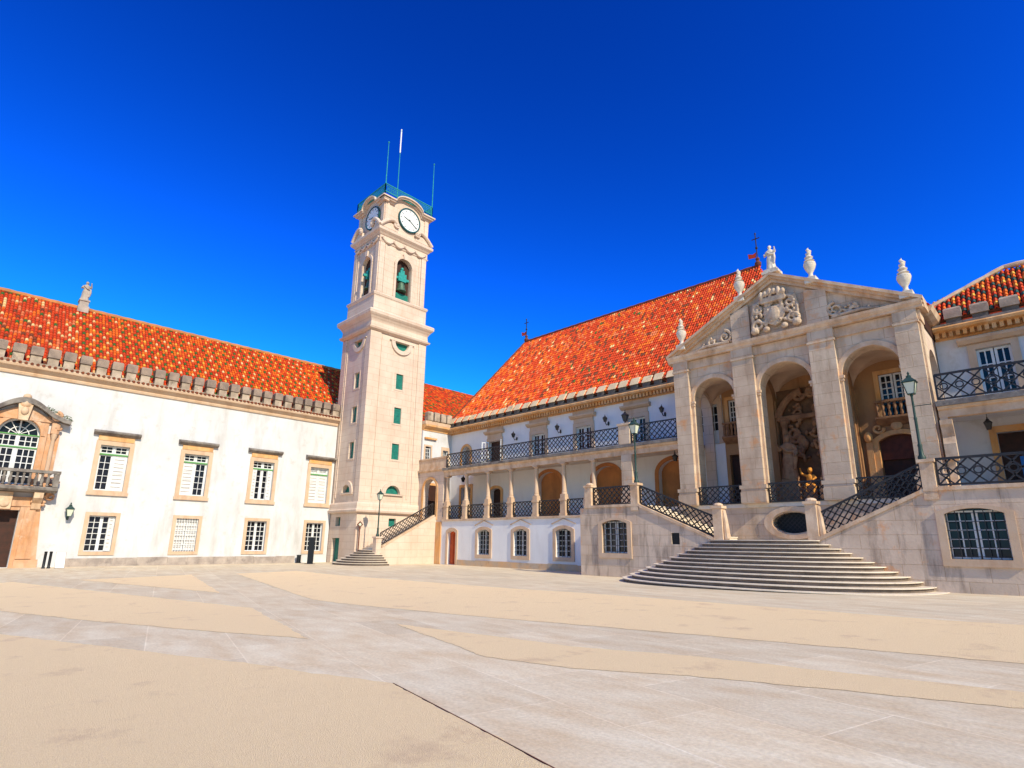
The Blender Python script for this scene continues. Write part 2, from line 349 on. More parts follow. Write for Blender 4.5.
def ragged(poly):
    out = []
    for i in range(len(poly)):
        a, b_ = Vector((*poly[i], 0)), Vector((*poly[(i+1) % len(poly)], 0)); L_ = (b_-a).length; n = max(1, min(160, int(L_/.12))); t = (b_-a).normalized() if L_ else a; nn = Vector((-t.y, t.x, 0)); ph = random.random()*9
        near = min(a.length, b_.length) < 60
        for j in range(n):
            o_ = (.014*math.sin(j*.23+ph)+.012*math.sin(j*.71+ph*2)+random.gauss(0, .012)) if j and near else 0
            p = a+(b_-a)*j/n+nn*o_; out.append((p.x, p.y))
    return out
for k in 'ABCDE': ground('gravel_bed', ragged(GP[k]), .005, MT['gravel'])
edge = MB()
a_ = GP['A']
for i in range(5, 8):
    p, q = Vector((*a_[i], 0)), Vector((*a_[i+1], 0)); p.z = gz(p.x)+.006; q.z = gz(q.x)+.006
    edge.tube([p, q], .006, 4)
tag(edge.build('bed_edging', MT['rust']), kind='structure')

# ------------------------------------------------------------------ roof tiles
from mathutils import noise as mnoise
def patch(u, v, sc=.25): return mnoise.noise(Vector((u*sc, v*sc, 3.7)))+.5*mnoise.noise(Vector((u*sc*2.7, v*sc*2.7, 9.1)))
def roof(name, O, U, Sv, poly, parent, pick, cw=.2, rh=.34):
    """real barrel tiles: O origin on the eave, U along it, Sv up the slope, poly convex in (u,s)"""
    O = Vector(O); U = Vector(U).normalized(); Sv = Vector(Sv).normalized(); Nn = U.cross(Sv)
    if Nn.z < 0: Nn = -Nn
    mb = MB(); u0 = min(p[0] for p in poly); u1 = max(p[0] for p in poly)
    prof = [(-.43, -.005), (-.28, .05), (0, .085), (.28, .05), (.43, -.005)]
    def span(u):
        ss = []
        for i in range(len(poly)):
            a, b = poly[i], poly[(i+1) % len(poly)]
            if (a[0]-u)*(b[0]-u) <= 0 and a[0] != b[0]: ss.append(a[1]+(b[1]-a[1])*(u-a[0])/(b[0]-a[0]))
        return (min(ss), max(ss)) if ss else (0, 0)
    nc = int((u1-u0)/cw)
    for c in range(nc):
        uc = u0+(c+.5)*cw; lo, hi = span(uc)
        r0 = int(lo/rh)
        for r in range(r0, int(hi/rh)+1):
            a = max(lo, r*rh); b = min(hi, (r+1)*rh)
            if b-a < .04: continue
            k = TK.index(pick(c, r, uc, r*rh)); j = random.uniform(-.012, .012); jz = random.uniform(-.008, .012)
            vs = [O+U*(uc+q[0]*cw+j)+Sv*a+Nn*(q[1]+.045+jz) for q in prof]+[O+U*(uc+q[0]*cw+j)+Sv*(b+.02)+Nn*(q[1]+.0) for q in prof]
            vs += [O+U*(uc+q[0]*cw+j)+Sv*a+Nn*(q[1]-.01) for q in prof]
            mb.add(vs, [(i, i+1, i+6, i+5) for i in range(4)]+[(i, i+10, i+11, i+1) for i in range(4)], k)
    # boarding beneath the tiles
    n = len(poly); vs = [O+U*p[0]+Sv*p[1]-Nn*.01 for p in poly]+[O+U*p[0]+Sv*p[1]-Nn*.16 for p in poly]
    mb.add(vs, [tuple(range(n)), tuple(range(2*n-1, n-1, -1))]+[(i, (i+1) % n, (i+1) % n+n, i+n) for i in range(n)], TK.index('dark'))
    return mb.build(name, list(TILE.values()), parent)
def ridge(mb, a, b, r=.15):
    a = Vector(a); b = Vector(b); n = max(2, int((b-a).length/.45)); pts = []; rs = []
    for i in range(n+1):
        t = i/n; pts += [a+(b-a)*t]; rs += [r*(1.12 if i % 2 else .95)]
    mb.tube(pts, rs, 8); return mb
def merlons(parent, F, u0, u1, step, wid, z0, z1, z2, w0, w1, m_low, m_cap, lean=0.0):
    n = int((u1-u0)/step)
    for i in range(n+1):
        u = u0+i*step+random.uniform(-.03, .03); h = random.uniform(-.03, .03); j = random.uniform(-.03, .03)
        lo = MB(); lo.box(F, u-wid*.43, u+wid*.43, z0, z1, w0+.08, w1-.06); a = lo.build('merlon', m_low, parent)
        cp = MB(); b0, b1, h2 = wid/2, wid/2-.045, z2+h
        vs = [F.p(u+s*b, v, w) for (b, v, ws) in ((b0, z1+.005, (w0, w1)), (b0, h2-.09, (w0+lean*.85, w1)), (b1, h2, (w0+.05+lean, w1-.05))) for s, w in ((-1, ws[0]+j*.5), (1, ws[0]+j*.5), (1, ws[1]), (-1, ws[1]))]
        fs = [(0, 3, 2, 1), (8, 9, 10, 11)]+[(4*r+q, 4*r+(q+1) % 4, 4*r+4+(q+1) % 4, 4*r+4+q) for r in (0, 1) for q in range(4)]
        cp.add(vs, fs); cp.build('merlon_cap', m_cap, a)

# ------------------------------------------------------------------ windows
def muntins(mb, F, u0, u1, v0, v1, nu, nv, w0, w1, fr=.06, bar=.028):
    mb.box(F, u0, u0+fr, v0, v1, w0, w1); mb.box(F, u1-fr, u1, v0, v1, w0, w1)
    mb.box(F, u0+fr, u1-fr, v0, v0+fr, w0, w1); mb.box(F, u0+fr, u1-fr, v1-fr, v1, w0, w1)
    for i in range(1, nu):
        u = u0+fr+(u1-u0-2*fr)*i/nu; mb.box(F, u-bar/2, u+bar/2, v0+fr, v1-fr, w0+.005, w1-.005)
    for i in range(1, nv):
        v = v0+fr+(v1-v0-2*fr)*i/nv; mb.box(F, u0+fr, u1-fr, v-bar/2, v+bar/2, w0+.008, w1-.008)
def shutter(F, u0, u1, v0, v1, w, parent):
    mb = MB(); mb.box(F, u0, u1, v0, v1, w, w+.035)
    n = 4
    for i in range(n+1): v = v0+(v1-v0-.07)*i/n; mb.box(F, u0+.02, u1-.02, v, v+.07, w-.02, w-.002)
    for a in (u0+.004, u1-.084): mb.box(F, a, a+.08, v0, v1, w-.024, w-.003)
    k = 9
    for i in range(1, k): v = v0+(v1-v0)*i/k; mb.box(F, u0+.09, u1-.09, v-.014, v+.014, w-.0245, w-.0005); mb.m[-6:] = [1]*6  # grey strips painted in as the shaded gaps between louvres
    return mb.build('shutter', [MT['white_wood'], MT['plinth']], parent)

# ================================================================== WEST WING (left)
XW = -44.3; FL = FRX(XW)
west = thing('college_wing', 'long white two-storey wing on the left with tile roof, stone merlons and carved doorway', 'building', (XW, 10, 0))
wu = [7.52, 12.45, 17.25, 21.87]
PCU = 2.62    # portal centre
holes = []
for u in wu: holes += [rectp(u-.8, u+.8, 4.72, 7.64), rectp(u-.71, u+.71, .90, 3.12)]
holes += [archp(PCU, .98, 4.75, 7.75, .95), rectp(PCU-.78, PCU+.78, 0.02, 3.28)]
wm = MB(); wm.panel(FL, rectp(-16, 23.15, 0, 11.45), holes, 0, .55); wm.build('wall', MT['plaster'], west)
inn = MB(); inn.box(FL, -16, 23.1, 0, 11.4, 1.6, 1.7); inn.box(FL, -16, 23.1, 4.0, 4.2, .56, 1.58); inn.build('inner_wall', MT['dark_wood'], west)
bk = MB(); bk.box(FL, -16, 46, 0, 12.2, 12.2, 12.6); bk.box(FL, -16.3, -16.002, 0, 12.2, 0, 12.6); bk.build('back_wall', MT['plaster'], west)
pl = MB()
u = 5.75
while u < 20.4:
    l = random.uniform(1.1, 2.0); e = min(u+l, 20.45); pl.box(FL, u, e-.012, 0, .52+random.uniform(-.03, .03), -.05+random.uniform(-.01, .01), -.002); u = e
pl.build('plinth', MT['plinth'], west)
cn = MB(); cn.mould(FL, -16, 23.12, [(-.002, 11.35), (-.10, 11.37), (-.14, 11.5), (-.10, 11.55), (-.3, 11.78), (-.42, 11.8), (-.46, 11.93), (-.40, 12.0), (.5, 12.0), (.5, 11.46), (-.002, 11.46)])
cn.build('cornice', MT['surround'], west)
g = MB()
for i in range(140):
    uu = -16+i*.28
    if uu > 23: break
    g.tube([FL.p(uu, 12.03, -.5), FL.p(uu, 12.14, .1)], .085, 6)
g.build('eave_tiles', TILE['dark'], west)
pw = MB(); pw.box(FL, -16, 23.12, 12.003, 12.22, -.2, .45); pw.build('parapet_course', MT['merlon_low'], west)
merlons(west, FL, -1.6, 22.9, .84, .62, 12.22, 12.68, 13.25, -.28, .34, MT['merlon_low'], MT['merlon'])
dgap = -1.6-.84
merlons(west, FL, -9.16, -2.4, .84, .62, 12.22, 12.68, 13.25, -.28, .34, MT['merlon_low'], MT['merlon'])
# roof: eave x=-44.75 z=12.3, ridge x=-50.6 z=18.4
def pick_west(c, r, u, s):
    x = random.random()
    if u < 20.6:     # older stretch left of the statue, few glazed tiles
        if x < .07: return 'green'
        if x < .13-.14*patch(u, s, .3): return 'dark'
        if x < .2: return 'cream'
        return 'red' if x < .72 else ('rose' if x < .85 else 'orange')
    if r % 2 == 0 and c % 2 == (r//2) % 2:
        if (c//2+r//2) % 2: return 'green' if x < .92 else 'orange'
        return 'yellow' if x < .5 else ('cream' if x < .85 else 'orange')
    return 'red' if x < .70 else 'orange'
ev = Vector((-44.75, -16, 12.3)); rg = Vector((-50.6, -16, 18.38)); sl_ = (rg-ev).length
roof('roof', ev, (0, 1, 0), rg-ev, [(0, 0), (50, 0), (62, sl_), (0, sl_)], west, pick_west)
rb = MB(); rb.add([(-50.6, -16, 18.3), (-50.6, 46, 18.3), (-56.9, 46, 12), (-56.9, -16, 12)], [(0, 1, 2, 3)]); rb.build('roof_rear', TILE['red'], west)
rr = MB(); ridge(rr, (-50.6, -16, 18.45), (-50.6, 46, 18.45), .16); rr.build('ridge_tiles', MT['arch_brown'], west)

def big_window(uc, kind):
    w = MB(); o, i_ = 1.06, .8
    w.panel(FL, rectp(uc-o, uc+o, 4.45, 7.93), [rectp(uc-i_, uc+i_, 4.72, 7.64)], -.07, -.002)
    w.box(FL, uc-o-.06, uc+o+.06, 4.40, 4.62, -.13, -.072)
    win = w.build('window', MT['surround'], west)
    f = MB(); f.box(FL, uc-o+.06, uc+o-.06, 7.935, 8.26, -.10, -.002); f.build('frieze', MT['ochre'], win)
    c = MB(); c.mould(FL, uc-o-.24, uc+o+.24, [(-.002, 8.262), (-.16, 8.27), (-.36, 8.40), (-.38, 8.47), (-.30, 8.56), (-.002, 8.60)]); c.build('cornice', MT['dark_stone'], win)
    s = MB(); g = MB()
    u0, u1 = uc-i_, uc+i_; tr = 7.02
    s.box(FL, u0, u0+.05, 4.72, 7.64, .2, .32); s.box(FL, u1-.05, u1, 4.72, 7.64, .2, .32); s.box(FL, uc-.04, uc+.04, 4.72, 7.64, .19, .31)
    for a, b in ((u0+.05, uc-.04), (uc+.04, u1-.05)): muntins(s, FL, a, b, tr+.1, 7.62, 2, 2, .22, .29, .07, .035)
    left, right = kind
    for (a, b), kd in (((u0+.05, uc-.04), left), ((uc+.04, u1-.05), right)):
        if kd == 'p': muntins(s, FL, a, b, 4.74, tr, 2, 5, .22, .29, .07, .035)
        elif kd == 's': shutter(FL, a, b, 4.74, tr, .2, win)
        else:
            muntins(s, FL, a, b, 4.74, tr, 2, 5, .22, .29, .07, .035)
            m = (a+b)/2
            shutter(FL, *((a+.01, m-.02) if uc > (a+b)/2 else (m+.02, b-.01)), 4.76, tr-.02, .17, win)
    if left == 's' and right == 's':
        q = MB(); q.box(FL, u0+.09, uc-.09, tr+.14, 7.56, .30, .33); q.box(FL, uc+.09, u1-.09, tr+.14, 7.56, .30, .33); q.build('shutter', MT['white_wood'], win)
    s.build('sash', MT['white_wood'], win)
    g.box(FL, u0, u1, 4.72, 7.64, .34, .36); g.build('pane', MT['glass'], win)
    t = MB(); t.box(FL, u0+.001, u1-.001, tr, tr+.09, .12, .335); t.build('transom', MT['green_wood'], win)
def low_window(uc, kind):
    w = MB(); o, i_ = .93, .71
    w.panel(FL, rectp(uc-o, uc+o, .68, 3.33), [rectp(uc-i_, uc+i_, .90, 3.12)], -.06, -.002)
    win = w.build('window', MT['surround'], west)
    s = MB(); u0, u1 = uc-i_, uc+i_
    if kind != 'grille':
        for a, b in ((u0, uc-.03), (uc+.03, u1)): muntins(s, FL, a, b, .91, 3.11, 2, 6, .2, .27, .06, .04)
        s.box(FL, uc-.03, uc+.03, .91, 3.11, .19, .275)
    if kind == 'half': shutter(FL, uc+.36, u1-.03, .95, 3.07, .16, win)
    if kind == 'grille':
        gg = MB()
        for i in range(9): x = u0+.05+(u1-u0-.1)*i/8; gg.box(FL, x-.022, x+.022, .9, 3.12, .06, .10)
        for i in range(7): y = 1.05+i*.32; gg.box(FL, u0, u1, y-.015, y+.015, .065, .095)
        gg.build('window_grille', MT['white_wood'], win)
        for a, b in ((u0, uc-.02), (uc+.02, u1)): shutter(FL, a, b, .92, 3.1, .22, win)
    if s.v: s.build('sash', MT['white_wood'], win)
    g = MB(); g.box(FL, u0, u1, .90, 3.12, .30, .32); g.build('pane', MT['glass'], win)
for u, k in zip(wu, ('ps', 'sp', 'hh', 'ss')): big_window(u, k)
for u, k in zip(wu, ('half', 'grille', 'panes', 'panes')): low_window(u, k)

# carved doorway with balcony
po = MB()
for s in (-1, 1):
    po.panel(FL, [(PCU+s*.80, 0), (PCU+s*2.02, 0), (PCU+s*1.72, 3.5), (PCU+s*.80, 3.5)][::s], [], -.16, -.002)
    po.panel(FL, [(PCU+s*1.02, .5), (PCU+s*1.72, .5), (PCU+s*1.5, 3.3), (PCU+s*1.02, 3.3)][::s], [], -.26, -.162)
    po.box(FL, PCU+s*.98, PCU+s*2.06, 0, .46, -.3, -.163) if s > 0 else po.box(FL, PCU-2.06, PCU-.98, 0, .46, -.3, -.163)
po.box(FL, PCU-1.72, PCU+1.72, 3.503, 4.05, -.2, -.002)
po.panel(FL, [(PCU-.78, 3.28), (PCU+.78, 3.28), (PCU+.8, 3.5), (PCU-.8, 3.5)], [], -.12, -.002)
portal = po.build('doorway', MT['portal'], west)
cs = MB()
for s in (-1, 1):
    cs = MB(); cs.mould(FL, PCU+s*1.45-.22, PCU+s*1.45+.22, [(-.203, 3.3), (-.36, 3.38), (-.42, 3.7), (-.78, 4.0), (-.82, 4.32), (-.203, 4.32)]); cs.build('console', MT['trim'], portal)
cs = MB(); cs.box(FL, PCU-.32, PCU+.32, 3.32, 4.3, -.46, -.205)
cs.sph(FL.p(PCU, 3.72, -.5), (.1, .24, .3)); cs.build('cartouche', MT['trim'], portal, smooth=True)
bl = MB(); bl.mould(FL, PCU-2.25, PCU+2.25, [(-.002, 4.322), (-.85, 4.34), (-1.0, 4.46), (-1.02, 4.6), (-.95, 4.66), (-.002, 4.66)]); bl.build('balcony', MT['dark_stone'], portal)
bs = MB()
bprof = [(.05, 0), (.09, .06), (.05, .12), (.10, .34), (.06, .56), (.045, .62), (.08, .7), (.05, .76)]
for i in range(15):
    uu = PCU-2.0+4.0*i/14; c = FL.p(uu, 4.68, -.9); bs.lathe(c, bprof, 8)
for s in (-1, 1):
    for k in range(3): bs.lathe(FL.p(PCU+s*2.1, 4.68, -.68+.27*k), bprof, 8)
    bs.box(FL, PCU+s*2.1-.13, PCU+s*2.1+.13, 4.662, 5.5, -1.0, -.78)
bs.box(FL, PCU-2.26, PCU+2.26, 5.45, 5.62, -1.02, -.76); bs.build('balustrade', MT['dark_stone'], portal, smooth=True)
us = MB()
us.panel(FL, rectp(PCU-1.3, PCU+1.3, 4.66, 9.0), [archp(PCU, .98, 4.75, 7.75, .95)], -.14, -.002)
ring(us, FL, PCU, 7.75, 1.0, 1.2, -.2, -.142, 0, PI, 16)
for s in (-1, 1):
    us.box(FL, PCU+s*1.62-.17, PCU+s*1.62+.17, 4.67, 5.5, -.34, -.002)
    us.box(FL, PCU+s*1.62-.2, PCU+s*1.62+.2, 7.95, 8.6, -.34, -.002)
    us.box(FL, PCU+s*1.62-.3, PCU+s*1.62+.3, 5.505, 7.948, -.06, -.002)
us.build('upper_frame', MT['portal'], portal)
for s in (-1, 1):
    cl = MB(); cl.lathe(FL.p(PCU+s*1.62, 5.5, -.2), [(.15, 0), (.15, .1), (.11, .18), (.12, 1.2), (.10, 2.1), (.16, 2.3), (.16, 2.44)], 12)
    cl.build('colonnette', MT['surround'], portal, smooth=True)
gb = MB()
for s in (-1, 1):
    pts = [(2.3*t/22, 8.80+1.12*(.5+.5*math.cos(PI*min(1, t/19)))**.75+.10*math.sin(PI*max(0, (t-13)/9))) for t in range(23)]
    low = [(a, b_-.34+.12*a/2.3) for a, b_ in pts]
    gb.panel(FL, [(PCU+s*a, b) for a, b in (pts+low[::-1])][::s], [], -.62, -.002)
gb.build('curved_pediment', MT['dark_stone'], portal)
for s in (-1, 1):
    vo = MB(); spiral(vo, FL, PCU+s*1.55, 9.0, .3, 1.4, -.45, .1, -s, PI/2); spiral(vo, FL, PCU+s*2.05, 4.15, .26, 1.3, -.3, .1, s, PI/2); spiral(vo, FL, PCU+s*2.0, 5.1, .3, 1.3, -.2, .1, -s)
    for q_ in range(14): vo.sph(FL.p(PCU+s*random.uniform(1.2, 1.9), random.choice((8.3, 8.5, 4.2, 3.9, 3.7))+random.uniform(-.1, .1), -.3), (.12, random.uniform(.06, .12), random.uniform(.06, .12)), 7, 5)
    vo.build('volute', MT['portal'], portal, remesh=.03)
ty = MB(); ty.panel(FL, [(PCU-1.7, 8.62), (PCU+1.7, 8.62), (PCU+.9, 9.05), (PCU, 9.5), (PCU-.9, 9.05)], [], -.22, -.145); ty.build('tympanum', MT['portal'], portal)
ke = MB(); ke.panel(FL, [(PCU-.22, 8.55), (PCU+.22, 8.55), (PCU+.34, 9.5), (PCU-.34, 9.5)], [], -.55, -.224)
ke.sph(FL.p(PCU, 9.55, -.4), (.25, .36, .3)); ke.sph(FL.p(PCU, 9.98, -.35), (.2, .22, .2)); ke.sph(FL.p(PCU, 9.1, -.55), (.16, .2, .26)); ke.build('keystone', MT['trim'], portal, smooth=True)
sw = MB(); u0, u1 = PCU-.98, PCU+.98
for a, b in ((u0, PCU-.04), (PCU+.04, u1)): muntins(sw, FL, a, b, 4.78, 6.95, 3, 5, .2, .27, .08, .05); muntins(sw, FL, a, b, 7.03, 7.72, 3, 2, .2, .27, .06, .05)
sw.box(FL, PCU-.04, PCU+.04, 4.76, 8.6, .19, .28)
ring(sw, FL, PCU, 7.76, .88, .97, .2, .27, 0, PI, 18, .97); ring(sw, FL, PCU, 7.76, .45, .50, .2, .27, 0, PI, 14, .97)
for i in range(1, 6): a = PI*i/6; sw.bar(FL, (PCU+.1*math.cos(a), 7.76+.1*math.sin(a), .235), (PCU+.9*math.cos(a), 7.76+.88*math.sin(a), .235), .045)
sw.build('arched_window', MT['white_wood'], portal)
gt = MB(); gt.box(FL, u0, u1, 6.952, 7.028, .14, .3); gt.box(FL, u0, u1, 7.722, 7.79, .14, .3); gt.build('transom', MT['green_wood'], portal)
gp = MB(); gp.panel(FL, archp(PCU, .98, 4.75, 7.75, .95), [], .31, .33); gp.build('pane', MT['glass'], portal)
dr = MB(); dr.box(FL, PCU-.78, PCU+.78, .02, 3.28, .5, .58); dr.build('door', MT['dark_wood'], portal)

# weeds on the pediment
wd = MB()
for i in range(260):
    t = random.random(); uu = PCU+1.0+1.35*t; v = 9.42-.62*t+abs(random.gauss(0, .10)); c = FL.p(uu, v, random.uniform(-.6, -.1)); r = random.uniform(.03, .07)
    d = Vector((random.gauss(0, 1), random.gauss(0, 1), random.gauss(0, 1))).normalized()*r; e = Vector((random.gauss(0, 1), random.gauss(0, 1), random.gauss(0, 1))).normalized()*r*.5
    wd.add([c-d, c+e, c+d, c-e], [(0, 1, 2, 3)])
tag(wd.build('weeds', MT['leaf']), 'small dry green weeds growing on the curved pediment over the left doorway', 'plant')

# ================================================================== CLOCK TOWER
TX, TY, HX, HY = -42.44, 26.12, 2.36, 2.9
XR, YL = TX+HX, TY-HY
TR = FRX(XR); TLf = FRY(YL)
tower = thing('clock_tower', 'tall cream limestone clock tower with belfry and green roof railing', 'tower', (TX, TY, 0))
b = MB()
PLR = FRX(XR+.02); PLL = FRY(YL-.02)
b.panel(PLR, rectp(YL-.015, TY+HY+.02, 0, 3.9), [rectp(26.15, 26.85, 2.9, 3.55)], 0, .5)
b.panel(PLL, rectp(TX-HX, XR+.015, 0, 3.9), [rectp(-43.35, -42.6, 2.9, 3.62), rectp(-43.7, -42.5, .01, 1.95)], 0, .5)
b.box(FXY, TX-HX, TX-HX+.5, YL+.41, 0, 0, 0) if False else None
b.build('base', MT['tower'], tower)
core = MB(); core.box(Fr((0, 0, 0), (1, 0, 0), (0, 1, 0)), TX-HX+.6, XR-.62, .01, 27.3, YL+.62, TY+HY-.62); core.build('core_wall', MT['dark_wood'], tower)
b = MB(); b.rect_ring(TX, TY, HX, HY, [(.1, 3.903), (.3, 3.98), (.34, 4.12), (.28, 4.2), (.2, 4.22), (.16, 4.62), (.1, 4.74), (.02, 4.78)]); b.build('string_course', MT['tower'], tower)
# shaft
cR = 26.42; cL = -41.9
hR = [rectp(cR-.36, cR+.36, a, bb) for a, bb in ((14.6, 15.98), (11.55, 12.95), (8.45, 9.8))]
hL = [rectp(cL-.38, cL+.38, a, bb) for a, bb in ((14.4, 15.8), (11.4, 12.8), (8.35, 9.75))]
def lun(c, r, z, upside): n = 14; return [(c+r*math.cos(PI*i/n), z+(-1 if upside else 1)*r*math.sin(PI*i/n)) for i in range(n+1)]
hR += [lun(cR, .72, 18.85, True), lun(cR-.06, .68, 5.55, False)]; hL += [lun(cL, .66, 18.7, True), lun(cL-.15, .62, 5.55, False)]
s_ = MB()
s_.panel(TR, rectp(YL+.05, TY+HY, 4.78, 19.3), hR, .08, .55); s_.panel(TLf, rectp(TX-HX, XR-.08, 4.78, 19.3), hL, .08, .55)
s_.box(FXY, TX-HX, XR-.552, 4.78, 19.3, TY+HY-.5, TY+HY-.001); s_.box(FXY, TX-HX, TX-HX+.5, 4.78, 19.3, YL+.552, TY+HY-.502)
# corner strips and sunk panel frames
for (F, a, bb, c0) in ((TR, YL, TY+HY, 1.05), (TLf, TX-HX, XR, .72)):
    s_.box(F, a+(.0 if F is TR else 0), a+c0, 4.79, 19.28, 0.0 if F is TR else .003, .081); s_.box(F, bb-c0+.25*(F is TR), bb-(.003 if F is TLf else 0), 4.79, 19.28, .001, .081)
    s_.box(F, a+c0+.1, a+c0+.22, 5.2, 18.9, .03, .082)
    s_.box(F, bb-c0-.22, bb-c0-.1, 5.2, 18.9, .03, .082)
s_.build('shaft', MT['tower'], tower)
lt = MB()
for F, c, r, z in ((TR, cR, .72, 18.85), (TLf, cL, .66, 18.7)):
    lt = MB(); ring(lt, F, c, z, r+.02, r+.38, -.06, .079, PI, 2*PI, 18); lt.box(F, c-r-.55, c+r+.55, z+.02, z+.10, -.08, .079); lt.build('lunette_surround', MT['tower'], tower)
for F, c, r in ((TR, cR-.06, .68), (TLf, cL-.15, .62)):
    lt = MB(); ring(lt, F, c, 5.55, r+.02, r+.36, -.07, .079, 0, PI, 18); lt.box(F, c-r-.36, c+r+.36, 5.42, 5.54, -.07, .079); lt.build('lunette_surround', MT['tower'], tower)
def slit(F, u0, u1, v0, v1, w, poly=None):
    a = MB(); a.panel(F, rectp(u0-.14, u1+.14, v0-.14, v1+.14), [rectp(u0, u1, v0, v1)], .05, .079)
    wn_ = a.build('window', MT['tower'], tower); q = MB(); q.box(F, u0, u1, v0, v1, w, w+.05)
    for k in range(1, 6): v = v0+(v1-v0)*k/6; q.box(F, u0+.02, u1-.02, v-.012, v+.012, w-.012, w-.001)
    q.build('shutter', MT['teal_wood'], wn_)
for a, bb in ((14.6, 15.98), (11.55, 12.95), (8.45, 9.8)): slit(TR, cR-.36, cR+.36, a, bb, .16)
for a, bb in ((14.4, 15.8), (11.4, 12.8), (8.35, 9.75)): slit(TLf, cL-.38, cL+.38, a, bb, .3)
for F, pol, w in ((TR, hR[3], .3), (TR, hR[4], .25), (TLf, hL[3], .3), (TLf, hL[4], .3), (PLR, rectp(26.15, 26.85, 2.9, 3.55), .25), (PLL, rectp(-43.35, -42.6, 2.9, 3.62), .3)):
    q = MB(); q.panel(F, pol, [], w, w+.05); q.build('shutter', MT['teal_wood'], tower)
q = MB(); q.box(PLL, -43.7, -42.5, .01, 1.95, .3, .36); q.build('door', MT['teal_wood'], tower)
# main cornice
c = MB(); c.rect_ring(TX, TY, HX, HY, [(-.05, 19.3), (.02, 19.3), (.22, 19.42), (.28, 19.56), (.1, 19.6), (.06, 20.1), (.12, 20.25), (.28, 20.5), (.38, 20.6), (.47, 20.72), (.49, 20.95), (.44, 21.05), (.2, 21.18), (-.3, 21.2)]); c.build('cornice', MT['tower'], tower)
c = MB(); c.rect_ring(TX, TY, HX, HY, [(-.12, 21.2), (-.12, 22.6), (-.05, 22.68), (.0, 22.85), (-.08, 22.95), (-.2, 23.0)]); c.build('belfry_base', MT['tower'], tower)
# belfry
BX, BY = HX-.25, HY-.38
BR = FRX(TX+BX); BL = FRY(TY-BY)
bw = MB()
uR, uL = TY+.16, TX+.25
bw.panel(BR, rectp(TY-BY, TY+BY, 23.0, 27.9), [archp(uR, .80, 23.02, 26.25, .80)], 0, .55)
bw.panel(BL, rectp(TX-BX, TX+BX-.001, 23.0, 27.9), [archp(uL, .68, 23.02, 26.2, .68)], .002, .55)
bw.box(FXY, TX-BX, TX-BX+.5, 23.0, 27.9, TY-BY+.56, TY+BY-.001); bw.box(FXY, TX-BX+.51, TX+BX-.56, 23.0, 27.9, TY+BY-.5, TY+BY-.001)
for F, a, bb in ((BR, TY-BY, TY+BY), (BL, TX-BX, TX+BX)):
    bw.box(F, a, a+.5, 23.0, 27.85, -.10, -.001); bw.box(F, bb-.5, bb-(.0 if F is BR else .0), 23.0, 27.85, -.10, -.001)
    bw.box(F, a+.56, a+.74, 23.0, 27.8, -.06, -.001); bw.box(F, bb-.74, bb-.56, 23.0, 27.8, -.06, -.001)
bw.build('belfry', MT['tower'], tower)
for F, c_, r in ((BR, uR, .82), (BL, uL, .70)):
    ba = MB(); ring(ba, F, c_, 26.25 if F is BR else 26.2, r, r+.25, -.12, -.002, 0, PI, 18)
    ba.box(F, c_-r-.22, c_-r, 23.0, 26.24, -.11, -.002); ba.box(F, c_+r, c_+r+.22, 23.0, 26.24, -.11, -.002)
    ba.panel(F, [(c_-.16, 26.95), (c_+.16, 26.95), (c_+.24, 27.45), (c_-.24, 27.45)], [], -.24, -.003)
    ba.build('arch_surround', MT['tower'], tower)
lv = MB(); lv.box(BR, uR-.8, uR+.8, 23.0, 23.75, .3, .36); lv.box(BL, uL-.68, uL+.68, 23.0, 23.6, .3, .36); lv.build('parapet_panel', MT['teal_wood'], tower)
sg = MB()
for F, a, bb in ((BR, TY-BY, TY+BY), (BL, TX-BX, TX+BX)):
    n = 4
    for k in range(n):
        x0 = a+.15+(bb-a-.3)*k/n; x1 = a+.15+(bb-a-.3)*(k+1)/n
        pts = [F.p(x0+(x1-x0)*t/8, 28.28-.34*math.sin(PI*t/8), -.14) for t in range(9)]; sg.tube(pts, [.05+.06*math.sin(PI*t/8) for t in range(9)], 7)
        sg.sph(F.p(x0, 28.32, -.14), .1, 8, 5)
    sg.sph(F.p(bb-.15, 28.32, -.14), .1, 8, 5)
sg.build('garland', MT['tower'], tower, smooth=True)
c = MB(); c.rect_ring(TX, TY+.06, BX, BY+.06, [(-.05, 27.9), (.06, 27.9), (.10, 28.0), (.03, 28.05), (.03, 28.55), (.1, 28.62), (.2, 28.75), (.32, 28.86), (.40, 28.94), (.42, 29.14), (.36, 29.22), (.15, 29.3), (-.2, 29.36)]); c.build('belfry_cornice', MT['tower'], tower)
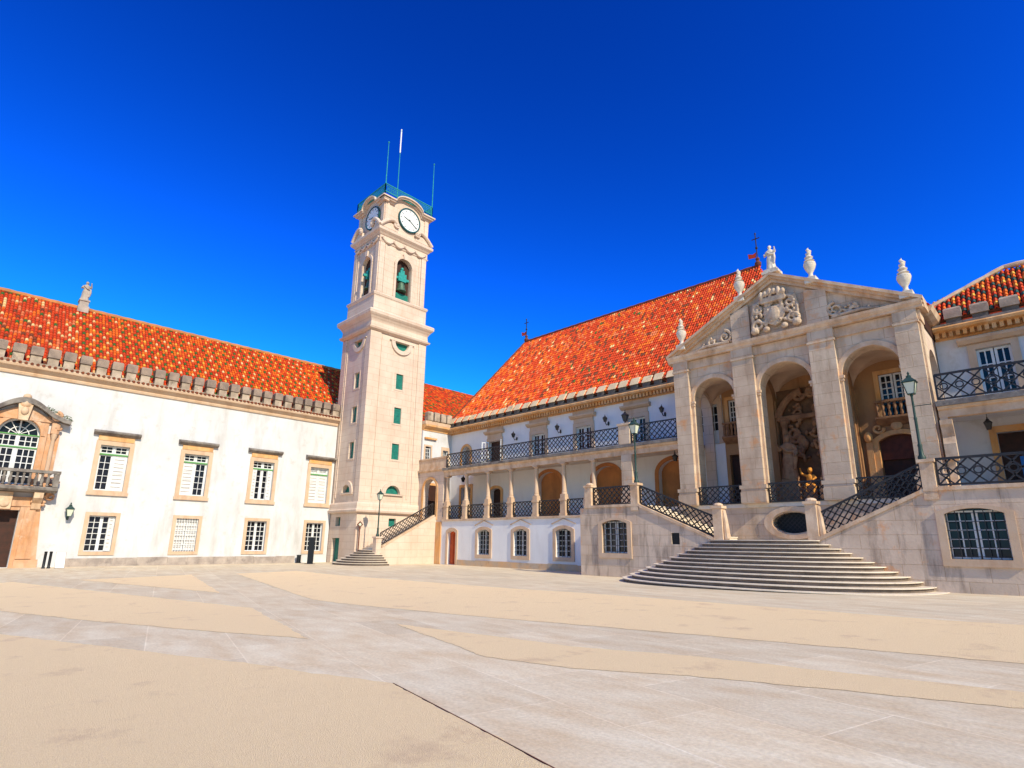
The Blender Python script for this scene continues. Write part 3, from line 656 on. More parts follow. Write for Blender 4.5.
# clock stage
KX, KY = BX+.08, BY-.1; TY += .1
KR = FRX(TX+KX); KL = FRY(TY-KY)
ck = MB()
ck.box(FXY, TX-KX, TX+KX, 29.36, 32.05, TY-KY, TY+KY)
def hump(c, hw, z0, half, t, top):
    """cornice band: level at the corners, arched over the clock"""
    up = [(-half, z0)]+[(-hw*1.12, z0)]+[(c+hw*math.cos(PI-PI*i/14), z0+top*math.sin(PI*i/14)) for i in range(15)]+[(hw*1.12, z0), (half, z0)]
    return up
def humpband(mb, F, uc, half, hw, z0, top, t, w0, w1):
    pts = [(-half, z0), (-hw-.12, z0)]+[(-hw*math.cos(PI*i/14), z0+.0+top*math.sin(PI*i/14)) for i in range(15)]+[(hw+.12, z0), (half, z0)]
    hi = [(uc+a, b_+t) for a, b_ in pts]; lo = [(uc+a, b_) for a, b_ in pts]
    n = len(pts)
    vs = [F.p(a, b_, w0) for a, b_ in lo]+[F.p(a, b_, w0) for a, b_ in hi]+[F.p(a, b_, w1) for a, b_ in lo]+[F.p(a, b_, w1) for a, b_ in hi]
    fs = []
    for i in range(n-1): fs += [(i, i+1, n+i+1, n+i), (2*n+i, 3*n+i, 3*n+i+1, 2*n+i+1), (i, 2*n+i, 2*n+i+1, i+1), (n+i, n+i+1, 3*n+i+1, 3*n+i)]
    fs += [(0, n, 3*n, 2*n), (n-1, 3*n-1, 4*n-1, 2*n-1)]
    mb.add(vs, fs)
for F, uc, half, hw in ((KR, TY, KY, 1.55), (KL, TX, KX, 1.2)):
    n = 14; ck.panel(F, [(uc-half, 32.05), (uc+half, 32.05), (uc+hw, 32.06)]+[(uc+hw*math.cos(PI*i/n), 32.06+.78*math.sin(PI*i/n)) for i in range(1, n)]+[(uc-hw, 32.06)], [], .001, .4)
    ck.box(F, uc-half, uc-half+.42, 29.4, 32.0, -.09, -.001); ck.box(F, uc+half-.42, uc+half-(.0), 29.4, 32.0, -.09, -.001)
ck.build('clock_stage', MT['tower'], tower)
pc = MB()
for F, uc, half, hw in ((KR, TY, KY, 1.5), (KL, TX, KX, 1.15)):
    e = .002 if F is KL else 0
    humpband(pc, F, uc, half+.1-e, hw, 31.95, .82, .16, -.16+e, .3); humpband(pc, F, uc, half+.35-e, hw, 32.112, .82, .14, -.38+e, .3); humpband(pc, F, uc, half+.48-e, hw, 32.254, .82, .12, -.52+e, .3)
pc.box(FXY, TX+KX-.2, TX+KX+.34, 31.96, 32.36, TY-KY-.34, TY-KY+.2); pc.box(FXY, TX-KX-.3, TX+KX-.3, 32.1, 32.37, TY-KY+.3, TY+KY+.4); pc.build('parapet_cornice', MT['tower'], tower)
for F, uc, half in ((BR, TY, BY), (BL, TX, BX)):
    for s in (-1, 1):
        sc = MB()
        k = half/2.57
        pts = [F.p(uc+s*k*(2.95-1.9*t/12), 29.36+.95*math.sin(PI*.5*min(1, t/9))*(1 if t < 10 else 1-.1*(t-9)), -.28) for t in range(13)]
        sc.tube(pts, [.17]*13, 8); spiral(sc, F, uc+s*k*1.15, 29.95, .3, 1.3, -.28, .13, -s, PI/2)
        sc.sph(F.p(uc+s*k*1.15, 29.95, -.28), .18, 8, 6)
        sc.panel(F, [(uc+s*k*2.9, 29.37), (uc+s*k*1.0, 29.37), (uc+s*k*1.1, 29.9), (uc+s*k*1.9, 30.0)][::s], [], -.2, .02)
        sc.build('scroll_pediment', MT['tower'], tower, smooth=True)
for F, uc, r in ((KR, TY+.2, 1.13), (KL, TX+.35, 1.08)):
    v0 = 31.1 if F is KR else 30.95; d = MB()
    d.panel(F, [(uc+r*math.cos(2*PI*i/32), v0+r*math.sin(2*PI*i/32)) for i in range(32)], [], -.14, -.002)
    face = d.build('clock_face', MT['clock_white'], tower)
    k = MB(); ring(k, F, uc, v0, r-.04, r+.08, -.19, -.001, 0, 2*PI, 36); k.build('clock_ring', MT['clock_ring'], face)
    k = MB()
    for i in range(12):
        a = PI*i/6; k.bar(F, (uc+(r-.30)*math.sin(a), v0+(r-.30)*math.cos(a), -.145), (uc+(r-.16)*math.sin(a), v0+(r-.16)*math.cos(a), -.145), .05)
    k.build('hour_marks', MT['black'], face)
    k = MB()
    sg_ = 1 if F is KR else 1
    k.bar(F, (uc-.62, v0+.16, -.16), (uc+.1, v0-.08, -.16), .05); k.bar(F, (uc-.1, v0+.06, -.17), (uc+.82, v0-.55, -.17), .045)
    k.sph(F.p(uc, v0, -.16), .08, 8, 6); k.build('clock_hands', MT['green_iron'], face)
rl = MB()
rx, ry, z0, z1 = KX+.24, KY+.24, 32.8, 33.62
cs_ = [(-1, -1), (1, -1), (1, 1), (-1, 1)]
for i in range(4):
    a = cs_[i]; bb = cs_[(i+1) % 4]; A = Vector((TX+a[0]*rx, TY+a[1]*ry, 0)); B = Vector((TX+bb[0]*rx, TY+bb[1]*ry, 0))
    for z in (z0+.02, z1): rl.tube([A+Vector((0, 0, z)), B+Vector((0, 0, z))], .045, 5)
    n = int((B-A).length/.22)
    for k in range(n+1):
        p = A+(B-A)*k/n; zz = z0 if k not in (0, n) else 32.3; q = A+(B-A)*min(n, k+3)/n; rl.tube([p+Vector((0, 0, zz)), p+Vector((0, 0, z1))], .016 if k not in (0, n) else .05, 4)
        rl.tube([p+Vector((0, 0, z0)), q+Vector((0, 0, z1))], .016, 4); rl.tube([q+Vector((0, 0, z0)), p+Vector((0, 0, z1))], .016, 4)
rl.build('railing', MT['verdigris'], tower)
def mast(x, y, z0, z1, r, m):
    k = MB(); k.tube([(x, y, z0), (x, y, z0+(z1-z0)*.55), (x, y, z1)], [r, r*.8, r*.5], 6); k.sph((x, y, z1), r*1.6, 6, 4); k.build('mast', m, tower)
mast(TX+rx-.02, TY-ry+.02, 32.4, 38.0, .055, MT['verdigris']); mast(TX+rx-.02, TY+ry-.02, 32.4, 38.5, .055, MT['verdigris'])
mast(TX+.6, TY-.25, 32.4, 41.7, .05, MT['verdigris'])
k = MB(); k.tube([(TX+.6, TY-.25, 39.2), (TX+.6, TY-.25, 41.9)], .065, 6); k.build('antenna', MT['white_sign'], tower)
def bell(loc, label):
    t = thing('bell', label, 'bell', loc, 'bells in the tower belfry')
    x, y, z = loc
    k = MB(); k.lathe((x, y, z-1.25), [(.50, 0), (.47, .06), (.38, .3), (.33, .6), (.26, .82), (.1, .9), (.06, 1.0)], 18); k.build('bell_cup', MT['bronze'], t, smooth=True)
    k = MB(); k.box(FXY, x-.16, x+.16, z-.28, z+.5, y-.42, y+.42); k.box(FXY, x-.12, x+.12, z+.5, z+.85, y-.22, y+.22); k.box(FXY, x-.1, x+.1, z-.1, z+.12, y-.75, y+.75); k.sph((x, y, z+1.0), .16); k.build('headstock', MT['verdigris'], t)
bell((TX+BX-.3, uR, 25.2), 'green bronze bell hanging in the right-hand belfry arch of the clock tower')
t = bell((uL, TY-BY+.3, 25.1), 'shaded bronze bell hanging in the left-hand belfry arch of the clock tower')

# ================================================================== TOWER STAIRCASE
tst = thing('staircase', 'small flared stone staircase with a solid flank climbing beside the clock tower', 'stairs', (-39, 24, 0))
XF = -37.4; FF = FRX(XF)
def half_ellipse(xc, yb, hw, d, ex=2.3, n=26):
    pts = []
    for i in range(n+1):
        a = PI*i/n; c_, s2 = math.cos(a), math.sin(a)
        pts.append((xc-hw*math.copysign(abs(c_)**(2/ex), c_), yb-d*abs(s2)**(2/ex)))
    return pts
st = MB(); ri = MB()
for k in range(7):
    z0 = .155*k; hw = 2.9-.27*k; d = 2.55-.30*k
    pl_ = half_ellipse(-39.0+.03*k, 23.9, hw, d); pl2 = half_ellipse(-39.0+.03*k, 23.9, hw-.08, d-.08)
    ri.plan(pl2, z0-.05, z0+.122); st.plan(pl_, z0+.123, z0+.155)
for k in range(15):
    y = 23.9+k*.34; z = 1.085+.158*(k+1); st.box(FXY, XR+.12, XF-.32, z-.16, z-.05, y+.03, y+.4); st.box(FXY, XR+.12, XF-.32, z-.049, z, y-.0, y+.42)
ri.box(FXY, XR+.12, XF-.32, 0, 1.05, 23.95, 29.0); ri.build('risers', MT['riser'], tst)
st.build('steps', MT['step'], tst)
fk = MB(); fk.panel(FF, [(23.6, 0), (28.99, 0), (28.99, 3.75), (28.7, 3.72), (23.95, 1.28), (23.6, 1.25)], [], 0, .3); fk.build('flank_wall', MT['tower'], tst)
cpg = MB(); cpg.panel(FF, [(23.9, 1.25), (28.75, 3.75), (28.75, 3.87), (23.9, 1.37)], [], -.05, .35); cpg.build('coping', MT['trim'], tst)
pp = MB(); pp.box(FF, 23.4, 23.85, 0, 1.95, -.06, .38); pp.box(FF, 23.34, 23.91, 1.951, 2.07, -.12, .44); pp.build('newel_post', MT['tower'], tst)
def lattice(name, F, u0, u1, v0, h, w, parent, rows=3, slope=0.0, r=.028, rings=False, m='iron'):
    """diagonal iron lattice, sheared along a slope, top and bottom rail"""
    mb = MB(); L_ = u1-u0; c_ = h/rows
    def P(u, v): return F.p(u, v0+slope*(u-u0)+v, w)
    n = int((L_+h)/c_)+1
    for k in range(-rows, n+1):
        a0, b0 = k*c_, 0.0     # rising line u = k*c + v
        s0 = max(0.0, -a0); s1 = min(h, L_-a0)
        if s1-s0 > .03: mb.tube([P(u0+a0+s0, s0), P(u0+a0+s1, s1)], r, 4)
        a0 = k*c_+h            # falling line u = k*c + h - v
        s0 = max(0.0, a0-L_); s1 = min(h, a0)
        if s1-s0 > .03: mb.tube([P(u0+a0-s0, s0), P(u0+a0-s1, s1)], r, 4)
    for v, q in ((0.0, r*1.3), (h, r*1.7)): mb.tube([P(u0, v), P(u1, v)], q, 4)
    for u in (u0, u1): mb.tube([P(u, 0), P(u, h)], r*1.3, 4)
    if rings:
        k = 0
        while True:
            uc = u0+c_*(k+.5)*1.0
            if uc > u1-.1: break
            mb.tube([F.p(uc+.13*math.cos(2*PI*i/10), v0+slope*(uc-u0)+h/2+(c_/2 if False else 0)+.13*math.sin(2*PI*i/10), w) for i in range(10)], r*.9, 4, True); k += 1
    return mb.build(name, MT[m], parent)
lattice('railing', FF, 23.86, 28.7, 1.42, .92, .15, tst, 3, .515)

# ================================================================== PALACE (right facade, colonnade)
YW, YU = 29.0, 32.3
FW = FRY(YW); FU = FRY(YU)
pal = thing('palace', 'long two-storey palace with a white colonnaded gallery, iron balcony and steep red tile roof', 'building', (-28, 30, 0))
XA, XP = -36.65, -15.42      # left end of the gallery, left side of the portico
lw = [(-31.6, .66), (-27.8, .66), (-23.9, .66)]
hl = [segp(u, hw, .85, 2.45, .22) for u, hw in lw]+[segp(-35.3, .5, .02, 2.42, .16)]
m = MB(); m.panel(FW, rectp(XA, -20.0, 0, 3.36), hl, 0, .5); m.build('lower_wall', MT['plaster_cool'], pal)
m = MB(); u = -34.7
while u < -20.1:
    e = min(-20.1, u+random.uniform(.9, 1.7)); m.box(FW, u, e-.012, 0, .40+random.uniform(-.02, .03), -.06, -.002); u = e
m.build('plinth', MT['orange_plinth'], pal)
for u, hw in lw:
    a = MB(); a.panel(FW, segp(u, hw+.24, .60, 2.62, .26), [segp(u, hw, .85, 2.45, .22)], -.07, -.002)
    a.bar(FW, (u-hw-.35, 2.98, -.03), (u, 3.33, -.03), .06); a.bar(FW, (u, 3.33, -.03), (u+hw+.35, 2.98, -.03), .06)
    w_ = a.build('window', MT['surround'], pal)
    q = MB(); muntins(q, FW, u-hw, u-.02, .86, 2.6, 2, 5, .24, .3, .05, .035); muntins(q, FW, u+.02, u+hw, .86, 2.6, 2, 5, .24, .3, .05, .035); q.build('sash', MT['white_wood'], w_)
    q = MB(); q.panel(FW, segp(u, hw, .85, 2.45, .22), [], .32, .34); q.build('pane', MT['glass'], w_)
    q = MB()
    for i in range(1, 6): x = u-hw+2*hw*i/6; q.tube([FW.p(x, .85, .1), FW.p(x, 2.62, .1)], .016, 4)
    for i in range(1, 6): y = .85+1.7*i/6; q.tube([FW.p(u-hw, y, .1), FW.p(u+hw, y, .1)], .014, 4)
    q.build('window_grille', MT['iron'], w_)
a = MB(); a.panel(FW, segp(-35.3, .72, .01, 2.6, .24), [segp(-35.3, .5, .0, 2.42, .16)], -.08, -.002); d_ = a.build('door', MT['surround'], pal)
q = MB(); q.panel(FW, segp(-35.3, .5, .02, 2.42, .16), [], .22, .28)
for x in (-35.55, -35.05):
    for y0, y1 in ((.2, .9), (1.05, 1.6), (1.75, 2.3)): q.box(FW, x-.16, x+.16, y0, y1, .19, .219)
q.box(FW, -35.315, -35.285, .05, 2.5, .18, .219); d2 = q.build('door_leaf', MT['red_door'], d_)
# terrace floor
m = MB(); m.box(FXY, XA, XP+.1, 3.362, 3.5, YW-.09, YU-.002); m.build('terrace_slab', MT['trim'], pal)
# upper (rear) wall
def arc(u, hw, top, rise=None): r = hw if rise is None else rise; return archp(u, hw, 3.52, top-r, r)
low_open = [(-33.85, .62, 6.1, .25), (-28.0, 1.12, 7.0, .75), (-22.72, 1.1, 7.0, .8), (-17.5, 1.15, 7.0, .85)]
hu = [archp(u, hw, 3.52, top-r, r) for u, hw, top, r in low_open]+[rectp(-38.25, -37.0, 3.52, 6.4)]
doors_up = [-34.05, -29.05, -24.6, -20.1, -15.1]
hu += [rectp(u-.68, u+.68, 7.66, 10.1) for u in doors_up]+[archp(-37.75, .55, 7.66, 9.5, .55)]
m = MB(); m.panel(FU, rectp(-39.9, -14.12, 0, 11.35), hu, 0, .5); m.build('rear_wall', MT['plaster_cool'], pal)
# blind arches and doors of the lower gallery
for i, (u, hw, top, r) in enumerate(low_open):
    a = MB(); a.panel(FU, archp(u, hw+.26, 3.52, top-r, r+.24), [archp(u, hw, 3.5, top-r, r)], -.06, -.002); a_o = a.build('doorway', MT['arch_brown'] if i else MT['ochre'], pal)
    q = MB(); q.panel(FU, archp(u, hw, 3.52, top-r, r), [], .38, .44); q.build('door_leaf', MT['dark_wood'] if i == 0 else MT['arch_brown'], a_o)
a = MB(); a.panel(FU, rectp(-38.5, -36.75, 3.52, 6.65), [rectp(-38.25, -37.0, 3.5, 6.4)], -.06, -.002); a_o = a.build('doorway', MT['ochre'], pal)
q = MB(); q.box(FU, -38.25, -37.62, 3.52, 6.4, .3, .36); q.build('door_leaf', MT['dark_wood'], a_o)
q = MB(); muntins(q, FU, -37.61, -37.0, 3.53, 6.39, 2, 6, .3, .36, .06, .04); q.build('sash', MT['white_wood'], a_o)
q = MB(); q.box(FU, -37.62, -37.0, 3.52, 6.4, .38, .4); q.build('pane', MT['glass'], a_o)
# upper doors
def up_door(F, u, parent, open_=False, v0=7.66, v1=10.1, hw=.68, top=11.3):
    a = MB(); a.panel(F, rectp(u-hw-.28, u+hw+.28, v0, v1+.3), [rectp(u-hw, u+hw, v0-.01, v1)], -.07, -.002)
    a.box(F, u-hw-.2, u+hw+.2, v1+.302, v1+.62, -.09, -.002); a.mould(F, u-hw-.46, u+hw+.46, [(-.002, v1+.622), (-.18, v1+.64), (-.34, v1+.76), (-.36, v1+.88), (-.002, v1+.92)])
    if top > v1+.95: a.box(F, u-hw-.3, u+hw+.3, v1+.922, top, -.07, -.002)
    o_ = a.build('window', MT['surround'], parent)
    s = MB()
    if open_:
        for sgn in (-1, 1):
            x = u+sgn*hw; G_ = Fr((x, 0, 0), (0, -1, 0), (1 if sgn < 0 else -1, 0, 0)); G_.o.y = F.o.y-.02
            G_ = Fr((x, F.o.y-.03, 0), (sgn*.75, -.66, 0), (.66, sgn*.75, 0))
            s = MB(); muntins(s, G_, .02, hw*.95, v0+.02, v1-.02, 2, 4, 0, .05, .09, .04)
            s.box(G_, .03, hw*.93, v0+.04, v0+.8, .012, .04); s.build('shutter', MT['white_wood'], o_)
        s = MB()
    else:
        for p, q_ in ((u-hw, u-.02), (u+.02, u+hw)): muntins(s, F, p, q_, v0+.75, v1-.01, 2, 3, .16, .22, .1, .04); s.box(F, p, q_, v0+.01, v0+.75, .165, .215)
    if s.v: s.build('sash', MT['white_wood'], o_)
    g_ = MB(); g_.box(F, u-hw, u+hw, v0, v1, .24, .26); g_.build('pane', MT['glass'] if not open_ else MT['dark_wood'], o_)
for i, u in enumerate(doors_up[:4]): up_door(FU, u, pal, i == 0)
up_door(FU, doors_up[4], pal, False, top=10.9)
a = MB(); a.panel(FU, archp(-37.75, .78, 7.66, 9.5, .78), [archp(-37.75, .55, 7.65, 9.5, .55)], -.06, -.002); a_o = a.build('niche', MT['ochre'], pal)
q = MB(); q.panel(FU, archp(-37.75, .55, 7.66, 9.5, .55), [], .38, .44); q.build('niche_back', MT['plinth'], a_o)
# cornice with dentils, merlons
def dentil_cornice(F, u0, u1, parent, z=11.3):
    a = MB(); a.mould(F, u0, u1, [(.45, z+.002), (-.04, z+.002), (-.06, z+.1), (-.16, z+.12), (-.16, z+.26), (-.5, z+.32), (-.6, z+.36), (-.62, z+.48), (-.56, z+.55), (.45, z+.55)])
    n = int((u1-u0)/.26)
    for i in range(n): x = u0+.05+i*.26; a.box(F, x, x+.15, z+.06, z+.31, -.42, -.155)
    return a.build('cornice', MT['ochre'], parent)
dentil_cornice(FU, -39.9, XP+.02, pal)
m = MB(); m.box(FU, -39.9, XP+.02, 11.86, 11.98, -.5, .4); m.build('parapet_course', MT['dark_base'], pal)
merlons(pal, FU, -39.5, -15.7, .93, .66, 11.982, 12.3, 12.86, -.46, .2, MT['dark_base'], MT['cream_merlon'], .36)
# return wall on the left
FQ = FRX(-39.9)
m = MB(); m.panel(FQ, rectp(YW+.05, YU, 3.5, 11.35), [rectp(29.35, 29.95, 8.1, 9.95), rectp(31.3, 31.9, 8.1, 9.8)], 0, .4); m.build('return_wall', MT['plaster'], pal)
q = MB(); q.panel(FQ, rectp(29.55, 31.05, 3.52, 6.75), [rectp(29.75, 30.85, 3.5, 6.55)], -.06, -.002); a_o = q.build('doorway', MT['ochre'], pal); q = MB(); q.box(FQ, 29.75, 30.85, 3.52, 6.55, -.03, -.003); q.build('door_leaf', MT['dark_wood'], a_o)
for u in (29.65, 31.6):
    a = MB(); a.panel(FQ, rectp(u-.45, u+.45, 7.95, 10.1), [rectp(u-.3, u+.3, 8.1, 9.95 if u < 30 else 9.8)], -.05, -.002); a_o = a.build('window', MT['surround'], pal)
    q = MB(); muntins(q, FQ, u-.3, u+.3, 8.1, 9.8, 3, 5, .12, .17, .05, .03); q.build('sash', MT['white_wood'], a_o); q = MB(); q.box(FQ, u-.3, u+.3, 8.1, 9.95, .2, .22); q.build('pane', MT['glass'], a_o)
a = MB(); a.mould(FQ, YW+.05, YU, [(.4, 11.352), (-.05, 11.352), (-.1, 11.5), (-.3, 11.62), (-.42, 11.72), (-.42, 11.86), (.4, 11.9)]); a.box(FQ, 29.2, 30.5, 10.6, 10.75, -.2, -.003); a.build('return_cornice', MT['ochre'], pal)
m = MB(); m.box(FQ, YW+.05, YU, 11.902, 12.2, -.3, .3); m.build('parapet_course', MT['surround'], pal)
merlons(pal, FQ, 29.6, 31.8, .72, .56, 12.2, 12.3, 13.1, -.28, .25, MT['cream_merlon'], MT['merlon_low'])
def pick_wing(c, r, u, s):
    x = random.random()
    return 'green' if x < .09 else ('red' if x < .68 else ('orange' if x < .9 else 'dark'))
ev2 = Vector((-40.2, 28.8, 12.2)); rg2 = Vector((-50.6, 28.8, 19.3))
roof('wing_roof', ev2, (0, 1, 0), rg2-ev2, [(0, 0), (3.6, 0), (15.5, (rg2-ev2).length), (0, (rg2-ev2).length)], pal, pick_wing)
# arch pavilion at the head of the tower stairs
m = MB(); m.panel(FW, rectp(-40.25, XA, 3.4, 7.5), [archp(-38.45, .88, 3.5, 6.0, .88)], 0, .5)
m.box(FW, -40.25, -39.33, 0, 3.398, 0, .5); m.box(FW, -37.38, XA, 0, 3.398, -.02, .5); m.build('arch_pavilion', MT['tower'], pal)
m = MB(); ring(m, FW, -38.45, 6.0, .9, 1.1, -.07, -.002, 0, PI, 16)
for s in (-1, 1): m.box(FW, -38.45+s*1.0-.12, -38.45+s*1.0+.12, 3.5, 6.0, -.08, -.002)
m.box(FW, -37.36, -36.7, .02, 3.3, -.09, -.022); m.build('arch_trim', MT['ochre'], pal)
m = MB(); m.box(FW, -40.28, -36.3, 7.72, 8.55, -.06, .3); m.box(FW, -40.3, -36.28, 8.552, 8.68, -.12, .36); m.mould(FW, -40.3, -36.3, [(.4, 7.502), (-.06, 7.502), (-.2, 7.6), (-.2, 7.718), (.4, 7.718)]); m.build('parapet', MT['trim'], pal)
# balcony slab and beam
m = MB(); m.box(FXY, XA, XP+.05, 7.47, 7.66, YW-.22, YU-.002); m.build('balcony_slab', MT['dark_stone'], pal)
m = MB(); m.box(FW, XA, XP+.05, 7.02, 7.33, .0, .34); m.mould(FW, XA, XP+.05, [(.34, 7.332), (-.04, 7.332), (-.12, 7.38), (-.14, 7.468), (.34, 7.468)]); m.build('balcony_beam', MT['trim'], pal)
m = MB(); m.box(FXY, XA, XP+.05, 7.34, 7.465, YW+.345, YU-.003); m.build('gallery_ceiling', MT['gallery_plaster'], pal)
# columns on pedestals
def column(u, parent, F=FW, z0=3.5, z1=7.02):
    k = MB(); c_ = F.p(u, z0+1.42, .18); h = z1-z0-1.42
    k.lathe(c_, [(.20, 0), (.20, .06), (.16, .12), (.175, .2), (.15, .26), (.155, .9), (.13, h-.34), (.15, h-.3), (.13, h-.26), (.13, h-.2), (.2, h-.1)], 14)
    k.box(F, u-.22, u+.22, z1-.1, z1-.002, -.04, .4); o_ = k.build('column', MT['surround'], parent, smooth=True)
    k = MB(); k.box(F, u-.26, u+.26, z0+.002, z0+.18, -.08, .44); k.box(F, u-.21, u+.21, z0+.18, z0+.98, -.03, .39); k.box(F, u-.26, u+.26, z0+.98, z0+1.12, -.08, .44)
    k.box(F, u-.2, u+.2, z0+1.12, z0+1.415, -.02, .38); k.build('pedestal', MT['surround'], o_)
cu = [-36.3, -33.95, -31.4, -28.95, -26.45, -23.95, -21.5]
for u in cu: column(u, pal)
m = MB(); m.box(FW, -19.25, -18.5, 3.5, 7.018, -.04, .5); m.box(FW, -19.3, -18.45, 3.502, 4.6, -.08, -.042); m.build('gallery_pier', MT['stone'], pal)
m = MB(); m.box(FW, -19.3, -18.5, 7.662, 8.85, -.18, .3); m.box(FW, -19.36, -18.44, 8.852, 8.97, -.24, .36); m.build('balcony_pier', MT['stone'], pal)
lattice('railing', FW, -36.25, -19.35, 7.74, 1.04, -.08, pal, 3); lattice('railing', FW, -18.4, XP+.02, 7.74, 1.04, -.08, pal, 3)
for a, b_ in zip(cu[:-1], cu[1:]): lattice('railing', FW, a+.28, b_-.28, 3.58, .98, .16, pal, 3)
# great roof
eY, eZ, rY, rZ = 32.0, 12.3, 39.0, 21.5
Ov = Vector((-40.1, eY, eZ)); sv = Vector((0, rY-eY, rZ-eZ)); sL = sv.length
def pick_great(c, r, u, s):
    x = random.random(); f = patch(u, s, .22)
    pale = .40+.30*f-.012*(u-9)           # the western end has faded most
    if x < .02+.03*max(0, f): return 'green' if (10 < u < 20 and random.random() < .5) else 'cream'
    if random.random() < max(.03, .10-.16*f): return 'dark'
    return random.choice(('orange', 'orange', 'rose')) if random.random() < pale else 'red'
roof('great_roof', Ov, (1, 0, 0), sv, [(0, 0), (30.5, 0), (26.7, sL), (3.3, sL)], pal, pick_great)
m = MB(); m.add([(-36.8, rY, rZ-.05), (-13.4, rY, rZ-.05), (-9.6, 47, 12.3), (-40.1, 47, 12.3), (-40.15, 32, 12.25), (-9.55, 32, 12.25)], [(0, 1, 2, 3), (0, 3, 4), (1, 5, 2)]); m.build('great_roof_rear', TILE['red'], pal)
m = MB(); ridge(m, (-36.8, rY, rZ+.04), (-13.4, rY, rZ+.04), .16); ridge(m, (-36.8, rY, rZ+.04), (-40.0, 32.1, 12.5), .13); m.build('ridge_tiles', TILE['dark'], pal)

# ================================================================== PORTICO
YP = 29.0; FP = FRY(YP); PC = -9.4; ZF = 3.8
prt = thing('portico', 'tall three-arched limestone portico with a carved pediment above the central stairs', 'building', (PC, YP, 0))
arches = [(-13.1, 1.15), (-9.35, 1.25), (-5.55, 1.18)]
SPR = 9.6
ph = [archp(u, hw, ZF+.02, SPR, hw, 18) for u, hw in arches]
oval = [(-9.65+.95*math.cos(2*PI*i/24), 2.82+.5*math.sin(2*PI*i/24)) for i in range(24)]
m = MB(); m.panel(FP, rectp(PC-5.95, PC+5.95, ZF+.003, 11.5), ph, 0, .8); m.build('arcade', MT['stone'], prt)
m = MB(); m.panel(FP, rectp(-16.5, -3.4, 0, ZF), [oval], .0, .6); m.build('podium', MT['stone'], prt)
q = MB(); ring(q, FP, -9.65, 2.82, .97, 1.35, -.08, -.002, 0, 2*PI, 32, .58); q.build('oval_surround', MT['trim'], prt)
q = MB(); q.box(FP, -10.8, -8.5, 2.1, 3.5, .55, .59); q.build('oval_recess', MT['black'], prt)
lattice('oval_grille', FP, -10.6, -8.7, 2.3, 1.04, .2, prt, 5, r=.014)
m = MB(); m.box(FXY, -16.0, -3.2, ZF-.2, ZF, YP-.06, YU-.003); m.build('floor', MT['step'], prt)
ar = MB()
for u, hw in arches:
    ring(ar, FP, u, SPR, hw+.01, hw+.24, -.07, -.002, 0, PI, 22)
    for s in (-1, 1):
        x = u+s*(hw+.13); ar.box(FP, x-.13, x+.13, ZF+.01, SPR-.28, -.05, -.002); ar.box(FP, x-.18, x+.18, SPR-.28, SPR-.14, -.12, -.002); ar.box(FP, x-.22, x+.22, SPR-.138, SPR-.01, -.16, -.002)
ar.build('archivolt', MT['trim'], prt)
pilx = [(-15.38, -14.3), (-11.93, -10.62), (-8.08, -6.75), (-4.5, -3.42)]
for a, b_ in pilx:
    p = MB(); p.box(FP, a+.1, b_-.1, ZF+.9, 10.7, -.28, -.002); p.box(FP, a+.02, b_-.02, ZF+.003, ZF+.55, -.40, -.002); p.box(FP, a+.05, b_-.05, ZF+.55, ZF+.72, -.36, -.002); p.box(FP, a-.02, b_+.02, ZF+.72, ZF+.9, -.38, -.002)
    p.box(FP, a+.1, b_-.1, 10.702, 11.36, -.28, -.002); p.box(FP, a+.05, b_-.05, 11.362, 11.47, -.34, -.002); p.box(FP, a+.09, b_-.09, 11.502, 12.0, -.29, -.102)
    p.build('pilaster', MT['stone'], prt)
# entablature
en = MB(); x0, x1 = PC-6.0, PC+6.0
en.box(FP, x0, x1, 11.50, 11.98, -.1, .8)
en.mould(FP, x0-.16, x1+.16, [(.8, 12.002), (-.32, 12.002), (-.34, 12.1), (-.38, 12.14), (-.44, 12.24), (-.45, 12.36), (.8, 12.36)])
en.build('entablature', MT['trim'], prt)
# pediment
AP = 15.68; HWD = 6.0
m = MB(); m.panel(FP, [(PC-HWD, 12.37), (PC+HWD, 12.37), (PC, AP-.12)], [], .02, .8); m.build('tympanum', MT['stone'], prt)
rk = MB()
for s in (-1, 1):
    for (d0_, d1_, w_) in ((-.40, -.22, -.16), (-.22, -.08, -.3), (-.08, .08, -.44)):
        sl2 = (AP-12.5)/HWD
        e = (.004 if s > 0 else 0)
        rk.panel(FP, [(PC+s*(HWD+.22), 12.5-.22*sl2+d0_), (PC, AP+d0_), (PC, AP+d1_), (PC+s*(HWD+.22), 12.5-.22*sl2+d1_)][::s], [], w_-e, .8-.01*(d0_ < -.1))
rk.build('raking_cornice', MT['trim'], prt)
m = MB()
for x in (-11.25, -7.45):
    hh = AP-.3-abs(x-PC)*(AP-12.5)/HWD; m.panel(FP, [(x-.5, 12.37), (x+.5, 12.37), (x+.5, hh-(0 if x < PC else .3)), (x-.5, hh-(.3 if x < PC else 0))], [], -.16, .018)
m.panel(FP, [(-10.4, 12.5), (-8.4, 12.5), (-8.4, 14.5), (-9.4, 14.95), (-10.4, 14.5)], [], -.06, .018); m.build('pediment_panels', MT['stone'], prt)
